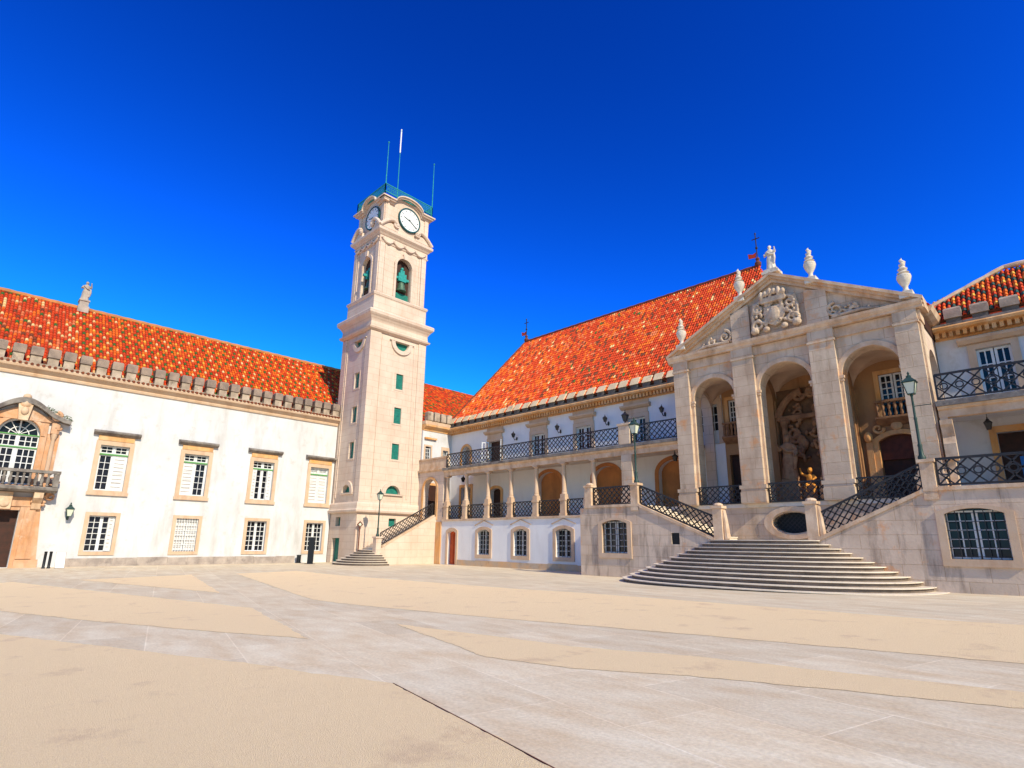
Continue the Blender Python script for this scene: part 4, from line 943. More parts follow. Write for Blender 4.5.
# coat of arms and scroll reliefs
ca = MB()
ca.panel(FP, [(PC-.5, 13.9), (PC+.5, 13.9), (PC+.52, 13.3), (PC+.3, 12.95), (PC, 12.78), (PC-.3, 12.95), (PC-.52, 13.3)], [], -.3, .0)
ca.sph(FP.p(PC, 13.45, -.28), (.3, .12, .42))
for i in range(6): a = i/5; ca.sph(FP.p(PC-.55+1.1*a, 14.55+.12*math.sin(PI*a), -.32), (.13, .15, .26 if i % 2 == 0 else .17))
ca.box(FP, PC-.62, PC+.62, 14.12, 14.42, -.36, -.02)
for s in (-1, 1):
    spiral(ca, FP, PC+s*.85, 13.0, .34, 1.4, -.24, .12, s, -PI/2); spiral(ca, FP, PC+s*.78, 13.9, .28, 1.3, -.24, .11, -s, PI/2)
    ca.tube([FP.p(PC+s*.62, 14.3, -.2), FP.p(PC+s*1.0, 14.2, -.2), FP.p(PC+s*1.12, 13.6, -.2), FP.p(PC+s*1.1, 13.1, -.2)], [.1, .13, .11, .08], 7)
    ca.sph(FP.p(PC+s*1.05, 12.72, -.28), (.22, .18, .2)); ca.sph(FP.p(PC+s*.45, 12.68, -.3), (.18, .15, .16))
    for i in range(7): ca.sph(FP.p(PC+s*random.uniform(.3, 1.0), random.uniform(12.8, 14.2), -.22), (random.uniform(.07, .14), .12, random.uniform(.08, .16)))
for i in range(46):
    a = random.uniform(0, 2*PI); q_ = random.uniform(.45, 1.0); ca.sph(FP.p(PC+1.0*q_*math.cos(a), 13.6+.85*q_*math.sin(a), random.uniform(-.3, -.12)), (random.uniform(.05, .11), .09, random.uniform(.05, .12)), 7, 5)
ca.build('coat_of_arms', MT['carving'], prt, remesh=.024)
for s in (-1, 1):
    rv = MB(); x = PC+s*2.75
    spiral(rv, FP, x, 12.92, .38, 1.5, -.1, .09, s, PI/2); spiral(rv, FP, x+s*.75, 12.78, .24, 1.3, -.1, .08, -s, PI/2)
    rv.tube([FP.p(x-s*.2, 12.55, -.08), FP.p(x+s*.5, 12.6, -.12), FP.p(x+s*1.1, 12.62, -.1), FP.p(x+s*1.8, 12.52, -.06)], [.07, .1, .09, .04], 7)
    for i in range(26): t = random.random(); rv.sph(FP.p(x-s*.3+s*(1.7*t), 12.6+random.random()*(.75-.6*t), -.05), (random.uniform(.05, .1), .09, random.uniform(.04, .09)), 7, 5)
    rv.build('scroll_relief', MT['carving'], prt, remesh=.022)
# side walls with arches
for x, sg2 in ((PC-6.0, 1), (PC+6.0, -1)):
    F = Fr((x, 0, 0), (0, 1, 0), (sg2, 0, 0))
    m = MB(); m.panel(F, rectp(YP+.803, YU-.002, ZF, 11.98), [archp(31.0, 1.18, ZF+.02, SPR-.1, 1.1, 16)], .06, .66); m.build('side_wall', MT['tower'], prt)
    m = MB(); m.mould(F, YP+.803, YU-.002, [(.6, 12.0), (-.1, 12.0), (-.3, 12.14), (-.4, 12.36), (.6, 12.36)]); m.build('side_cornice', MT['trim'], prt)
# inner piers between bays and groin vaults
for x in (-11.28, -7.42):
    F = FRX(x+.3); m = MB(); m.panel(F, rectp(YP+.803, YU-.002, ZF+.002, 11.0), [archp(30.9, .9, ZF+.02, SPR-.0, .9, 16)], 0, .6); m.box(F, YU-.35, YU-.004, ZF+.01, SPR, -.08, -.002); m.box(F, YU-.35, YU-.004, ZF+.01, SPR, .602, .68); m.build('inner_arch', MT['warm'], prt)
bays = [(-14.8, -11.6), (-10.95, -7.75), (-7.1, -4.02)]
for a, b_ in bays:
    m = MB(); n = 22; y0, y1 = YP+.5, YU-.01; vs = []; cx_, hx_ = (a+b_)/2, (b_-a)/2; cy_, hy_ = (YP+.8+YU)/2, (YU-YP-.8)/2
    for i in range(n+1):
        for j in range(n+1):
            x = a+(b_-a)*i/n; y = y0+(y1-y0)*j/n
            p = math.sqrt(max(0, 1-((x-cx_)/hx_)**2)); q_ = math.sqrt(max(0, 1-min(1, abs(y-cy_)/hy_)**2)); vs.append((x, y, SPR+.05+1.22*max(p, q_)))
    m.add(vs, [(i*(n+1)+j, (i+1)*(n+1)+j, (i+1)*(n+1)+j+1, i*(n+1)+j+1) for i in range(n) for j in range(n)]); m.build('vault', MT['vault'], prt, smooth=True)
m = MB(); m.box(FXY, PC-6.0, PC+6.0, 11.4, 11.9, YP+.802, YU+.3); m.build('upper_floor', MT['dark_wood'], prt)
# rear wall of the loggia
rear = [rectp(-13.9, -12.7, ZF+.01, 6.9), segp(-5.45, .86, ZF+.01, 6.8, .3), rectp(-5.95, -4.75, 8.0, 10.2), rectp(-13.75, -12.8, 8.0, 10.2)]
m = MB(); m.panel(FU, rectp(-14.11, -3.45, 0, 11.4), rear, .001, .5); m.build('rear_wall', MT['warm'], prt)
m = MB(); m.box(FU, -13.9, -12.7, ZF, 6.9, .3, .36); m.build('door', MT['dark_wood'], prt); m = MB(); m.box(FU, -6.31, -4.59, ZF, 7.15, .34, .4); m.build('door', MT['dark_wood'], prt)
m = MB(); m.box(FU, -6.31, -4.59, 5.9, 7.15, .2, .3); m.build('door_panel', MT['brown_wood'], prt)
for u, hw in ((-5.35, .6), (-13.27, .48)):
    q = MB(); q.panel(FU, rectp(u-hw-.2, u+hw+.2, 7.9, 10.4), [rectp(u-hw, u+hw, 8.0, 10.2)], -.08, -.001); w_ = q.build('window', MT['ochre'], prt)
    q = MB(); muntins(q, FU, u-hw, u-.02, 8.75, 10.19, 2, 4, .1, .16, .09, .05); muntins(q, FU, u+.02, u+hw, 8.75, 10.19, 2, 4, .1, .16, .09, .05); q.build('sash', MT['white_wood'], w_)
    q = MB(); q.box(FU, u-hw, u+hw, 8.0, 10.2, .2, .22); q.build('pane', MT['glass'], w_)
    q = MB(); q.mould(FU, u-hw-.3, u+hw+.3, [(-.002, 7.55), (-.3, 7.7), (-.5, 7.86), (-.5, 7.96), (-.002, 7.96)])
    for i in range(7): x = u-hw-.15+(2*hw+.3)*i/6; q.lathe(FU.p(x, 7.97, -.4), [(.04, 0), (.08, .08), (.05, .3), (.09, .48), (.05, .66), (.05, .7)], 8)
    q.box(FU, u-hw-.26, u+hw+.26, 8.67, 8.78, -.5, -.3); q.build('balustrade', MT['relief'], w_, smooth=True)
q = MB(); q.panel(FU, segp(-5.45, 1.12, ZF+.01, 6.9, .42), [segp(-5.45, .86, ZF, 6.8, .3)], -.14, -.001)
for s in (-1, 1):
    spiral(q, FU, -5.45+s*.8, 7.45, .26, 1.2, -.14, .08, s); q.box(FU, -5.45+s*1.25-.14, -5.45+s*1.25+.14, ZF+.01, 6.8, -.2, -.002); q.sph(FU.p(-5.45+s*1.25, 7.05, -.2), (.2, .18, .28))
q.sph(FU.p(-5.45, 7.5, -.15), (.25, .12, .22)); q.build('door_surround', MT['ochre'], prt, smooth=True)
# carved portal in the middle bay
cpn = MB()
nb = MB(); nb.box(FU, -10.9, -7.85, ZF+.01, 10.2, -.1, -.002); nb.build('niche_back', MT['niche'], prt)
for s in (-1, 1):
    cpn.lathe(FU.p(-9.35+s*1.2, ZF+.0, -.32), [(.26, 0), (.26, 1.0), (.2, 1.1), (.17, 1.2), (.18, 2.5), (.15, 4.2), (.24, 4.5), (.24, 4.6)], 12)
    cpn.tube([FU.p(-9.35+s*(1.5-1.35*t/9), 8.6+1.35*(t/9)**.7+.2*math.sin(PI*t/9), -.4) for t in range(10)], .2, 8); spiral(cpn, FU, -9.35+s*.32, 9.75, .32, 1.2, -.4, .12, s)
    for i in range(44): cpn.sph(FU.p(-9.35+s*random.uniform(.1, 1.05), random.uniform(6.2, 9.3), random.uniform(-.45, -.15)), (random.uniform(.05, .17), .16, random.uniform(.07, .24)))
    for i in range(6): spiral(cpn, FU, -9.35+s*random.uniform(.3, .9), random.uniform(6.4, 9.2), random.uniform(.2, .35), 1.2, -.35, .09, s, random.random()*6)
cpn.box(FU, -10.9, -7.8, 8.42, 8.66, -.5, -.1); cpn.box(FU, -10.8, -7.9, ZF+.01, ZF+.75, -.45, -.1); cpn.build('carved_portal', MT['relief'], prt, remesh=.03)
# rails between the pilasters
for a, b_ in ((-14.28, -11.95), (-10.6, -8.1), (-6.73, -4.52)): lattice('railing', FP, a, b_, ZF+.04, .9, -.1, prt, 3)
# roof behind the pediment
m = MB(); m.add([(PC-HWD-.3, YP+.5, 12.36), (PC, YP+.5, AP), (PC+HWD+.3, YP+.5, 12.36), (PC-HWD-.3, 38, 12.36), (PC, 38, AP), (PC+HWD+.3, 38, 12.36)], [(0, 1, 4, 3), (1, 2, 5, 4), (0, 2, 1), (3, 4, 5), (0, 3, 5, 2)]); m.build('roof', TILE['red'], prt)

# ================================================================== RIGHT PAVILION
pav = thing('side_pavilion', 'cream pavilion at the right edge with an iron balcony and patterned tile roof', 'building', (3, 31, 0))
XL = -3.38
m = MB(); m.panel(FU, rectp(XL-.05, 14, 0, 11.35), [rectp(-2.0, -.78, 7.7, 10.62), rectp(-1.85, -.35, ZF+.01, 6.7)], .003, .5); m.build('wall', MT['plaster'], pav)
a = MB(); a.panel(FU, rectp(-2.28, -.5, 7.66, 10.86), [rectp(-2.0, -.78, 7.65, 10.62)], -.08, 0.001); a.mould(FU, -2.6, -.18, [(-.002, 10.862), (-.2, 10.9), (-.34, 11.05), (-.36, 11.16), (-.002, 11.2)]); w_ = a.build('window', MT['surround'], pav)
q = MB(); muntins(q, FU, -2.0, -1.41, 8.5, 10.6, 2, 3, .12, .18, .1, .05); muntins(q, FU, -1.37, -.78, 8.5, 10.6, 2, 3, .12, .18, .1, .05); q.box(FU, -2.0, -.78, 7.67, 8.5, .125, .175); q.build('sash', MT['white_wood'], w_)
q = MB(); q.box(FU, -2.0, -.78, 7.66, 10.62, .2, .22); q.build('pane', MT['glass'], w_)
a = MB(); a.panel(FU, rectp(-2.1, -.1, ZF+.005, 6.98), [rectp(-1.85, -.35, ZF, 6.7)], -.08, .001); d_ = a.build('door', MT['ochre'], pav)
q = MB(); q.box(FU, -1.85, -.35, ZF+.01, 6.7, .35, .42); q.build('door_leaf', MT['dark_wood'], d_)
dentil_cornice(FU, XL, 14, pav)
m = MB(); m.box(FU, XL, 14, 11.86, 12.0, -.45, .4); m.build('parapet_course', MT['dark_stone'], pav)
merlons(pav, FU, -2.55, 8, 1.0, .66, 12.0, 12.22, 12.72, -.45, .15, MT['dark_base'], MT['merlon_low'])
m = MB(); m.box(FXY, XL-.02, 14, 7.5, 7.72, YW-.24, YU-.002); m.build('balcony_slab', MT['dark_stone'], pav)
m = MB(); m.box(FW, XL, 14, 7.05, 7.35, .0, .34); m.mould(FW, XL, 14, [(.34, 7.352), (-.04, 7.352), (-.12, 7.4), (-.14, 7.498), (.34, 7.498)]); m.build('balcony_beam', MT['trim'], pav)
m = MB(); m.box(FXY, XL, 14, 7.36, 7.49, YW+.345, YU-.003); m.build('gallery_ceiling', MT['plaster_cool'], pav)
m = MB(); m.box(FXY, -3.4, 14, ZF-.25, ZF-.01, 26.72, YU-.003); m.build('terrace_floor', MT['step'], pav)
m = MB(); m.box(FW, -.05, .75, ZF, 7.045, -.04, .5); m.build('gallery_pier', MT['stone'], pav)
m = MB(); m.box(FW, -.15, .75, 7.722, 8.95, -.18, .3); m.box(FW, -.2, .8, 8.952, 9.07, -.24, .36); m.build('balcony_pier', MT['stone'], pav)
m = MB(); m.box(FW, -3.36, -3.1, ZF, 7.045, .0, .4); m.mould(FW, -3.36, -2.95, [(.02, 5.2), (-.2, 5.25), (-.24, 5.9), (-.1, 6.2), (-.22, 6.6), (-.3, 6.7), (-.3, 6.9), (.02, 6.9)]); m.build('bracket_pilaster', MT['trim'], pav)
lattice('railing', FW, -3.3, -.2, 7.82, 1.06, -.1, pav, 2, r=.036, rings=True); lattice('railing', FW, .8, 6, 7.82, 1.06, -.1, pav, 2, r=.036)
def pick_pav(c, r, u, s):
    x = random.random(); k = (c+r) % 4
    if k == 0: return 'teal' if x < .9 else 'red'
    if k == 2 and r % 2: return 'yellow' if x < .75 else 'orange'
    return 'red' if x < .7 else 'orange'
Ov3 = Vector((-4.3, 32.0, 12.25)); s3 = Vector((0, 7, 9.05)); k3 = s3.length/7
roof('roof', Ov3, (1, 0, 0), s3, [(0, 0), (16, 0), (16, 1.85*k3), (3.75, 1.85*k3), (.9, .95*k3), (0, .45*k3)], pav, pick_pav, .19, .27)
m = MB(); m.add([(-4.3, 32.3, 12.5), (-.55, 33.85, 14.55), (12, 33.85, 14.55), (12, 45, 12), (-4.3, 45, 12)], [(0, 1, 4), (1, 2, 3, 4)]); m.build('roof_rear', TILE['red'], pav)
m = MB(); ridge(m, (-4.3, 32.3, 12.75), (-.5, 33.9, 14.85), .11); ridge(m, (-.5, 33.9, 14.85), (12, 33.9, 14.85), .11); m.build('ridge_tiles', MT['trim'], pav)

# ================================================================== CENTRAL STAIRCASE
YB = 26.4; FB = FRY(YB)
dst = thing('grand_staircase', 'broad flared stone staircase with two flanking parapet walls below the portico', 'stairs', (-10.2, YB, 0))
m = MB(); ri = MB(); xc = -10.25
for k in range(12):
    z0 = .165*k; hw = 6.6-.375*k; d = 4.75-.375*k
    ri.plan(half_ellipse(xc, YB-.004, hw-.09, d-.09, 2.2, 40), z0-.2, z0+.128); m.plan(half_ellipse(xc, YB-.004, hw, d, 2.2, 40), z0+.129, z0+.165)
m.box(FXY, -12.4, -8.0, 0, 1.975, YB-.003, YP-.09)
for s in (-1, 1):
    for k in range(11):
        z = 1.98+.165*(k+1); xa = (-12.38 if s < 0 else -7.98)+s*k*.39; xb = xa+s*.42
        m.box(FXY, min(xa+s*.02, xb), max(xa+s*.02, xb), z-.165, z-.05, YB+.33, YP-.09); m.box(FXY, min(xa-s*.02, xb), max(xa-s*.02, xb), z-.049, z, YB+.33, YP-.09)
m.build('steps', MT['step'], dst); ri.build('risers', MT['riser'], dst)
bwn = segp(-18.12, .82, 1.24, 2.82, .2); plq = rectp(-14.71, -14.26, 1.75, 2.31); bwr = segp(-2.58, .86, 1.34, 2.95, .2)
m = MB(); m.panel(FB, [(-20.1, -.1), (-12.1, -.1), (-12.1, 1.97), (-12.45, 1.97), (-16.55, 3.72), (-20.1, 3.72)], [bwn, plq], 0, .32)
m.box(FRX(-20.1), YB+.005, YW-.07, -.1, 3.72, -.002, .4); m.box(FXY, -19.7, -16.6, 3.5, 3.72, YB+.321, YW-.09); m.build('flank_wall', MT['flank'], dst)
m = MB(); m.panel(FB, [(-8.2, -.1), (14, -.1), (14, 3.88), (-3.9, 3.82), (-7.85, 1.97), (-8.2, 1.97)], [bwr], 0, .32); m.build('flank_wall', MT['flank'], dst)
m = MB()
for u0_, u1_ in ((-20.1, -19.72), (-16.7, -16.55+.2)): pass
m.panel(FB, [(-16.5, 3.66), (-12.4, 1.92), (-12.4, 2.06), (-16.5, 3.82)], [], -.07, .36); m.box(FB, -20.16, -16.5, 3.722, 3.86, -.07, .38)
m.panel(FB, [(-7.9, 1.92), (-3.95, 3.76), (-3.95, 3.92), (-7.9, 2.08)], [], -.07, .36); m.panel(FB, [(-3.94, 3.822), (14, 3.882), (14, 4.02), (-3.94, 3.96)], [], -.08, .38); m.build('coping', MT['trim'], dst)
def newel(u, z0, z1, scroll=0):
    q = MB(); q.box(FB, u-.22, u+.22, z0, z1, -.06, .38); q.box(FB, u-.28, u+.28, z1+.002, z1+.12, -.12, .44)
    if scroll: 
        q.tube([FB.p(u+scroll*.2, z0, .16), FB.p(u+scroll*.34, z0+.1, .16), FB.p(u+scroll*.30, z0+(z1-z0)*.6, .16), FB.p(u+scroll*.24, z1-.1, .16)], [.16, .16, .12, .1], 8); q.sph(FB.p(u, z1+.16, .16), (.24, .24, .12))
    q.build('newel_post', MT['trim'], dst)
newel(-12.2, 1.95, 3.45, 1); newel(-8.02, 1.95, 3.5, 1); newel(-16.78, 3.5, 4.85); newel(-3.73, 3.5, 4.92); newel(-19.88, 3.85, 4.9, -1)
lattice('railing', FB, -19.6, -17.05, 3.9, .95, .15, dst, 3, r=.034); lattice('railing', FB, -16.5, -12.45, 3.86, .95, .15, dst, 3, -.425, r=.034)
lattice('railing', FB, -7.78, -3.98, 2.12, .98, .15, dst, 3, .468, r=.034); lattice('railing', FB, -3.45, 0.6, 4.05, .98, .15, dst, 2, r=.038, rings=True); lattice('railing', FB, .7, 6, 4.08, .98, .15, dst, 2, r=.038)
for cpoly, u, hw, v0, v1 in ((bwn, -18.12, .82, 1.24, 3.0), (bwr, -2.58, .86, 1.34, 3.13)):
    a = MB(); a.panel(FB, segp(u, hw+.26, v0-.26, v1-.1, .24), [cpoly], -.08, -.002); w_ = a.build('window', MT['surround'], dst)
    q = MB(); muntins(q, FB, u-hw, u-.03, v0+.01, v1-.06, 2, 5, .2, .25, .06, .04); muntins(q, FB, u+.03, u+hw, v0+.01, v1-.06, 2, 5, .2, .25, .06, .04); q.build('sash', MT['white_wood'], w_)
    q = MB(); q.panel(FB, cpoly, [], .27, .3); q.build('pane', MT['glass'], w_)
    q = MB()
    for i in range(7): x = u-hw+.04+(2*hw-.08)*i/6; q.tube([FB.p(x, v0, .05), FB.p(x, v1-.02, .05)], .017, 4)
    for i in range(6): y = v0+.1+(v1-v0-.25)*i/5; q.tube([FB.p(u-hw, y, .05), FB.p(u+hw, y, .05)], .015, 4)
    q.build('window_grille', MT['iron'], w_)
q = MB(); q.box(FB, -14.71, -14.26, 1.75, 2.31, .1, .14)
for i in range(6): q.box(FB, -14.70, -14.27, 1.8+i*.085, 1.83+i*.085, .07, .099)
q.build('vent_grille', MT['black'], dst)

# ================================================================== STATUES, URNS, CROSSES
def figure(mb, c, h, lean=0.0, arms=((.5, -.2), (-.45, .3)), facing=-PI/2):
    """robed standing stone figure: draped body, shoulders, neck, head with hair, two bent arms"""
    c = Vector(c); k = h/1.75; seg = 20
    prof = [(.30, 0), (.31, .06), (.27, .3), (.245, .6), (.235, .85), (.19, 1.05), (.215, 1.22), (.225, 1.38), (.16, 1.47), (.065, 1.51), (.06, 1.56)]
    vs = []; fs = []
    for i, (r, z) in enumerate(prof):
        for j in range(seg):
            a = 2*PI*j/seg; fold = 1+(.09*math.sin(a*6+z*2.2)+.05*math.sin(a*11-z*3))*max(0, (1.3-z)/1.3)
            ey = .72 if z > 1.0 else .85
            x = r*fold*math.cos(a)+lean*z*.1; y = r*fold*ey*math.sin(a)
            ca, sa = math.cos(facing+PI/2), math.sin(facing+PI/2)
            vs.append(c+Vector((x*ca-y*sa, x*sa+y*ca, z))*k)
    n = len(prof)
    for i in range(n-1):
        for j in range(seg): fs.append((i*seg+j, i*seg+(j+1) % seg, (i+1)*seg+(j+1) % seg, (i+1)*seg+j))
    fs += [tuple(reversed(range(seg))), tuple((n-1)*seg+j for j in range(seg))]
    mb.add(vs, fs)
    f = Vector((math.cos(facing), math.sin(facing), 0)); s = Vector((-math.sin(facing), math.cos(facing), 0))
    def P(a, b, z): return c+(s*a+f*b+Vector((0, 0, z)))*k+Vector((lean*z*.1*k, 0, 0))
    mb.sph(P(0, .02, 1.65), (.10*k, .115*k, .14*k), 12, 9); mb.sph(P(0, -.03, 1.69), (.12*k, .12*k, .13*k), 10, 8); mb.sph(P(0, .14, 1.64), (.022*k, .03*k, .035*k), 6, 5)
    for (sx, (out, lift)) in ((1, arms[0]), (-1, arms[1])):
        sh = P(sx*.2, 0, 1.38); el = P(sx*.33, .02, 1.1+max(0, lift)*.3); ha = P(sx*(.2+abs(out)*.3), .26, 1.12+lift)
        mb.tube([sh, (sh+el)/2, el], [.075*k, .08*k, .062*k], 8); mb.tube([el, (el+ha)/2, ha], [.062*k, .055*k, .04*k], 8); mb.sph(ha, .05*k, 7, 5)
    # mantle fold hanging from the arm
    mb.tube([P(.28, .1, 1.15), P(.3, .16, .8), P(.25, .14, .4)], [.06*k, .09*k, .05*k], 7); mb.tube([P(-.2, .12, 1.35), P(.05, .22, 1.1), P(.28, .1, 1.1)], [.05*k, .06*k, .05*k], 7)
def statue(name, label, loc, h, plinth, m, group=None, **kw):
    t = thing(name, label, 'statue', loc, group)
    q = MB()
    for (r, z0, z1) in plinth: q.box(FXY, loc[0]-r, loc[0]+r, loc[2]+z0, loc[2]+z1, loc[1]-r*.8, loc[1]+r*.8)
    q.build('pedestal', m, t)
    q = MB(); figure(q, (loc[0], loc[1], loc[2]+plinth[-1][2]-.02), h, **kw); q.build('figure', m, t, remesh=.028)
    return t
statue('statue', 'pale stone statue of a robed woman standing on the apex of the portico pediment', (PC+.05, YP-.1, AP+.02), 1.42, [(.42, 0, .14), (.34, .14, .26)], MT['pale'], arms=((.6, .35), (.3, 0)))
statue('ridge_statue', 'weathered stone figure on a pedestal on the ridge of the left roof', (-50.6, 4.97, 18.1), 1.55, [(.42, 0, .5), (.34, .5, .9), (.4, .9, 1.0)], MT['plinth'], arms=((.2, .5), (.4, 0)), facing=0)
statue('carved_saint', 'brown robed stone figure at the left of the carved portal in the middle arch', (-10.2, 31.0, ZF), 2.3, [(.45, 0, .9), (.38, .9, 1.3)], MT['saint'], 'figures in the middle arch')
statue('carved_saint', 'brown robed stone figure right of the small golden figure in the middle arch', (-8.4, 31.2, ZF), 2.2, [(.45, 0, .9), (.38, .9, 1.3)], MT['saint'], 'figures in the middle arch', arms=((.3, .1), (.5, .4)))
t = thing('cherub', 'small golden-lit seated cherub figure low in the middle arch of the portico', 'statue', (-9.3, 31.15, ZF))
q = MB(); c0 = Vector((-9.3, 31.15, ZF+.75))
q.sph(c0+Vector((0, 0, .52)), (.2, .16, .3)); q.sph(c0+Vector((.03, -.03, .98)), (.14, .14, .16)); q.sph(c0+Vector((0, 0, .22)), (.24, .2, .18)); q.sph(c0+Vector((.03, -.17, .97)), .03, 6, 5)
q.tube([c0+Vector((-.15, 0, .7)), c0+Vector((-.38, -.1, .82)), c0+Vector((-.42, -.12, 1.12))], [.075, .065, .045], 8); q.tube([c0+Vector((.15, 0, .7)), c0+Vector((.3, -.15, .55)), c0+Vector((.15, -.28, .45))], [.075, .065, .045], 8)
q.tube([c0+Vector((-.1, -.05, .2)), c0+Vector((-.18, -.35, .22)), c0+Vector((-.15, -.38, -.15))], [.12, .1, .06], 8); q.tube([c0+Vector((.12, -.05, .2)), c0+Vector((.25, -.32, .12)), c0+Vector((.16, -.36, -.25))], [.12, .1, .06], 8)
q.build('figure', MT['sunlit_gold'], t, remesh=.025)
q = MB(); q.box(FXY, -9.6, -9.0, ZF, ZF+.86, 30.92, 31.42); q.build('pedestal', MT['relief'], t)
def urn(loc, label, sc_=1.0):
    t = thing('urn', label, 'urn', loc, 'stone urns on the pediment'); x, y, z = loc
    q = MB(); q.box(FXY, x-.26*sc_, x+.26*sc_, z-.25, z+.06, y-.26*sc_, y+.26*sc_); q.lathe((x, y, z), [(a*sc_, b_*sc_) for a, b_ in ((.2, .05), (.18, .12), (.1, .22), (.1, .34), (.15, .42), (.24, .6), (.29, .78), (.27, .9), (.16, .96))], 16); q.build('urn_body', MT['pale'], t, smooth=True)
    q = MB(); q.lathe((x, y, z), [(a*sc_, b_*sc_) for a, b_ in ((.16, .95), (.24, 1.02), (.13, 1.1), (.2, 1.2), (.1, 1.32), (.13, 1.42))], 14)
    q.tube([(x, y, z+1.4*sc_), (x+.06*sc_, y, z+1.52*sc_), (x-.03*sc_, y, z+1.66*sc_), (x+.02*sc_, y, z+1.76*sc_)], [.13*sc_, .11*sc_, .07*sc_, .02], 8); q.build('flame_finial', MT['pale'], t, smooth=True)
slp = (AP-12.5)/HWD
for x, lab in ((-7.5, 'pale stone flame urn just right of the robed statue on the pediment slope'), (-3.75, 'pale stone flame urn at the lower right corner of the pediment'), (-11.1, 'stone flame urn left of the robed statue, standing against the red roof'), (-14.7, 'stone flame urn at the lower left corner of the pediment')):
    urn((x, YP-.15, AP+.12-abs(x-PC)*slp-.02), lab, 1.0)
def iron_cross(loc, label, h):
    t = thing('iron_cross', label, 'finial', loc, 'iron finials on the great roof'); x, y, z = loc
    q = MB(); q.lathe((x, y, z), [(.2, 0), (.24, .2), (.1, .4), (.16, .55), (.05, .7)], 10); q.build('finial_base', MT['rust'], t, smooth=True)
    q = MB(); q.tube([(x, y, z+.6), (x, y, z+h)], .04, 6); q.tube([(x-.28, y, z+h*.84), (x+.28, y, z+h*.84)], .04, 6); q.sph((x, y, z+h), .07, 6, 5); q.sph((x, y, z+h*.55), .1, 8, 6); q.build('cross', MT['iron'], t)
    q = MB(); q.panel(FRY(y), [(x-.62, z+.75), (x-.1, z+.7), (x-.05, z+1.1), (x-.3, z+1.0), (x-.65, z+1.15)], [], -.02, .02); q.build('vane', TILE['red'], t)
iron_cross((-13.5, rY, rZ+.1), 'iron cross with a small red vane on the ridge behind the portico', 2.6)
iron_cross((-36.75, rY, rZ+.1), 'thin iron cross with a small red vane at the left end of the great roof', 2.4)

# ================================================================== LAMPS
def lantern(mb_f, mb_g, c, s=1.0):
    """four-sided tapered lantern; frame and glass meshes"""
    c = Vector(c)
    def sq(r, z): return [c+Vector((a*r*s, b_*r*s, z*s)) for a, b_ in ((-1, -1), (1, -1), (1, 1), (-1, 1))]
    lo, hi = sq(.12, 0), sq(.22, .5)
    mb_g.add(sq(.115, .01)+sq(.21, .49), [(0, 1, 5, 4), (1, 2, 6, 5), (2, 3, 7, 6), (3, 0, 4, 7), (0, 3, 2, 1), (4, 5, 6, 7)])
    for i in range(4): mb_f.tube([lo[i], hi[i]], .018*s, 4); mb_f.tube([hi[i], hi[(i+1) % 4]], .024*s, 4); mb_f.tube([lo[i], lo[(i+1) % 4]], .02*s, 4)
    mb_f.add(sq(.27, .51)+sq(.09, .72), [(0, 1, 5, 4), (1, 2, 6, 5), (2, 3, 7, 6), (3, 0, 4, 7), (0, 3, 2, 1), (4, 5, 6, 7)])
    mb_f.lathe(c+Vector((0, 0, .71*s)), [(.09*s, 0), (.1*s, .08*s), (.03*s, .14*s), (.05*s, .2*s), (.01, .28*s)], 8)
def lamp_post(loc, h, label, bar=False, sc_=1.0):
    t = thing('lamp_post', label, 'street lamp', loc, 'lamp posts on the stair parapets'); x, y, z = loc
    q = MB(); q.lathe((x, y, z), [(.13, 0), (.14, .12), (.09, .2), (.07, .5), (.085, .58), (.055, .66), (.05, h*.6), (.065, h*.62), (.045, h*.65), (.038, h-.12), (.06, h-.06), (.04, h)], 10)
    if bar: q.tube([(x-.0, y, z+h-.5), (x+.55, y, z+h-.5)], .018, 5); q.sph((x+.57, y, z+h-.5), .03, 6, 4)
    q.build('post', MT['green_iron'], t, smooth=True)
    f = MB(); g_ = MB(); lantern(f, g_, (x, y, z+h), .95*sc_); lt_ = f.build('lantern', MT['green_iron'], t); g_.build('lamp_glass', MT['lamp_glass'], lt_)
lamp_post((-16.72, 26.56, 4.97), 2.75, 'green iron lamp post on the newel at the head of the left stair railing')
lamp_post((-3.85, 26.56, 5.04), 2.65, 'green iron lamp post on the newel in front of the right portico pilaster', True)
lamp_post((-37.56, 23.62, 2.07), 2.75, 'slim green lamp post at the foot of the small staircase railing by the clock tower', sc_=.85)
t = thing('lamp_stand', 'thin rust-brown stand with a round glass head on the small steps by the tower', 'street lamp', (-39.75, 23.35, .9))
q = MB(); q.tube([(-39.75, 23.35, .85), (-39.75, 23.35, 2.75)], .05, 8); ring(q, FRX(-39.72), 23.35, 2.98, .17, .25, -.04, .06, 0, 2*PI, 4); q.build('post', MT['rust'], t)
q = MB(); q.sph((-39.75, 23.35, 2.98), (.06, .16, .16)); q.build('lamp_glass', MT['lamp_glass'], t, smooth=True)
def wall_lantern(loc, label, m, d, group=None, s=1.0):
    """lantern on an iron arm; d = direction out of the wall"""
    t = thing('wall_lantern', label, 'wall lamp', loc, group); P0 = Vector(loc); d = Vector(d)
    q = MB(); q.tube([P0, P0+d*.25+Vector((0, 0, -.15)), P0+d*.42+Vector((0, 0, .05))], .03, 6); q.sph(P0, (.08, .08, .16)); q.build('arm', m, t)
    f = MB(); g_ = MB(); lantern(f, g_, P0+d*.42+Vector((0, 0, .06)), .85*s); l_ = f.build('lantern', m, t); g_.build('lamp_glass', MT['glass'] if m is MT['iron'] else MT['lamp_glass'], l_)
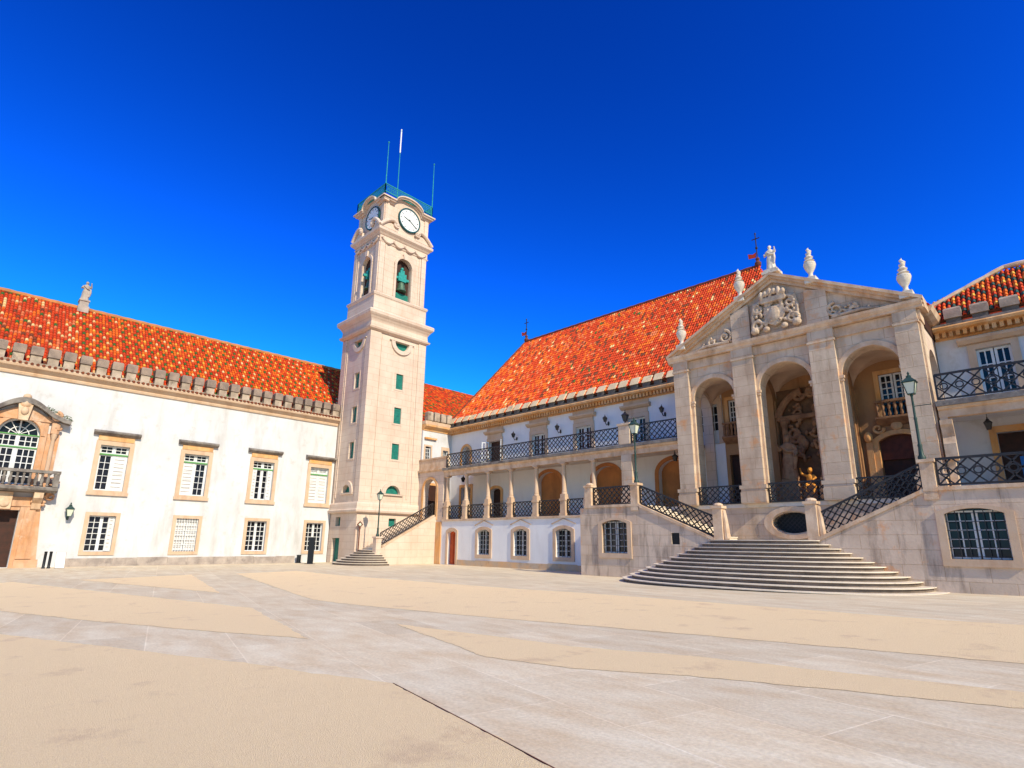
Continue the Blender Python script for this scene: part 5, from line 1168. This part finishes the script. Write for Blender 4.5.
for u, lab in ((-31.45, 'black wall lantern between the open white shutters and the next balcony door'), (-26.8, 'black wall lantern second from the left on the upper palace wall'), (-22.4, 'black wall lantern third from the left on the upper palace wall'), (-17.95, 'black wall lantern on the upper palace wall nearest the portico')):
    wall_lantern((u, YU-.002, 10.0), lab, MT['iron'], (0, -1, 0), 'wall lanterns above the balcony', .62)
wall_lantern((XW+.002, 5.72, 2.95), 'green wall lantern right of the carved doorway on the white wing', MT['green_iron'], (1, 0, 0), s=1.0)
def pier_lantern(x, label):
    t = thing('pier_lantern', label, 'lantern', (x, YW-.0, 8.97), 'lanterns on the balcony piers'); f = MB(); g_ = MB()
    lantern(f, g_, (x, YW+.05, 9.15), .72); f.lathe((x, YW+.05, 8.97), [(.14, 0), (.06, .08), (.06, .2)], 8); l_ = f.build('lantern', MT['iron'], t); g_.build('lamp_glass', MT['glass'], l_)
pier_lantern(-18.9, 'black lantern standing on the balcony pier left of the portico'); pier_lantern(.25, 'black lantern standing on the balcony pier at the right edge of the picture')
def hanging(x, y, label):
    t = thing('hanging_lantern', label, 'lantern', (x, y, 7.34), 'lanterns hanging under the balcony'); q = MB(); q.tube([(x, y, 7.34), (x, y, 6.98)], .015, 4); q.build('chain', MT['iron'], t)
    f = MB(); g_ = MB(); lantern(f, g_, (x, y, 6.58), .55); l_ = f.build('lantern', MT['iron'], t); g_.build('lamp_glass', MT['glass'], l_)
hanging(-16.4, 30.4, 'small lantern hanging under the balcony just left of the portico'); hanging(-1.95, 30.4, 'small lantern hanging under the right balcony'); hanging(-35.6, 30.2, 'small lantern hanging at the far left end of the gallery')

# ================================================================== SMALL THINGS
def pole(name, cat, label, x, y, h, r, m, group=None, cap=True):
    q = MB(); q.lathe((x, y, 0), [(r*1.25, 0), (r*1.25, .05), (r, .07), (r, h-.08), (r*1.12, h-.07), (r*1.12, h-.01), (r*.6, h)], 14); return tag(q.build(name, m, smooth=True), label, cat, group)
t = thing('information_pillar', 'slim black information pillar in front of the last window of the white wing', 'sign', (-41.7, 20.5, 0))
q = MB(); q.box(Fr((-41.7, 20.5, 0), (.7, .7, 0), (-.7, .7, 0)), -.21, .21, .03, 1.98, -.07, .07); q.build('pillar', MT['black'], t); q = MB(); q.box(Fr((-41.7, 20.5, 0), (.7, .7, 0), (-.7, .7, 0)), -.36, .36, 0, .03, -.15, .15); q.build('foot', MT['iron'], t)
pole('bollard', 'bollard', 'low black bollard against the wing plinth beside the information pillar', -43.85, 20.6, .62, .16, MT['black'])
pole('post', 'bollard', 'left one of two slim black posts right of the carved doorway', -42.6, 4.84, .95, .07, MT['black'], 'slim black posts'); pole('post', 'bollard', 'slim black post between the other slim post and the white board', -42.6, 5.08, .95, .07, MT['black'], 'slim black posts')
t = thing('notice_board', 'small white board leaning on the pavement right of the two slim black posts', 'sign', (-42.4, 5.78, 0))
q = MB(); q.add([Vector((-42.30+dx-.28*z/.85, y, z)) for z in (.03, .88) for y in (5.33, 5.76) for dx in (0, -.04)], [(0, 2, 6, 4), (1, 5, 7, 3), (0, 1, 3, 2), (4, 6, 7, 5), (0, 4, 5, 1), (2, 3, 7, 6)]); q.build('board', MT['white_sign'], t)
q = MB(); fr_ = [Vector((-42.28-.28*z/.85, y, z)) for y, z in ((5.32, .02), (5.77, .02), (5.77, .9), (5.32, .9))]; q.tube(fr_, .014, 4, True); q.build('board_frame', MT['plinth'], t)
q = MB(); q.tube([(-42.9, 5.42, 0), (-42.58, 5.42, .8)], .018, 5); q.tube([(-42.9, 5.68, 0), (-42.58, 5.68, .8)], .018, 5); q.build('legs', MT['black'], t)
t = thing('display_panel', 'blue display panel standing behind the iron railing at the right edge', 'sign', (-.55, 29.9, ZF))
q = MB(); q.box(FRY(29.9), -1.15, .5, ZF+.12, ZF+1.5, -.03, .03); q.build('panel', MT['blue_panel'], t); q = MB(); q.box(FRY(29.9), -1.0, -.9, ZF, ZF+.12, -.2, .2); q.box(FRY(29.9), .25, .35, ZF, ZF+.12, -.2, .2); q.build('feet', MT['black'], t)
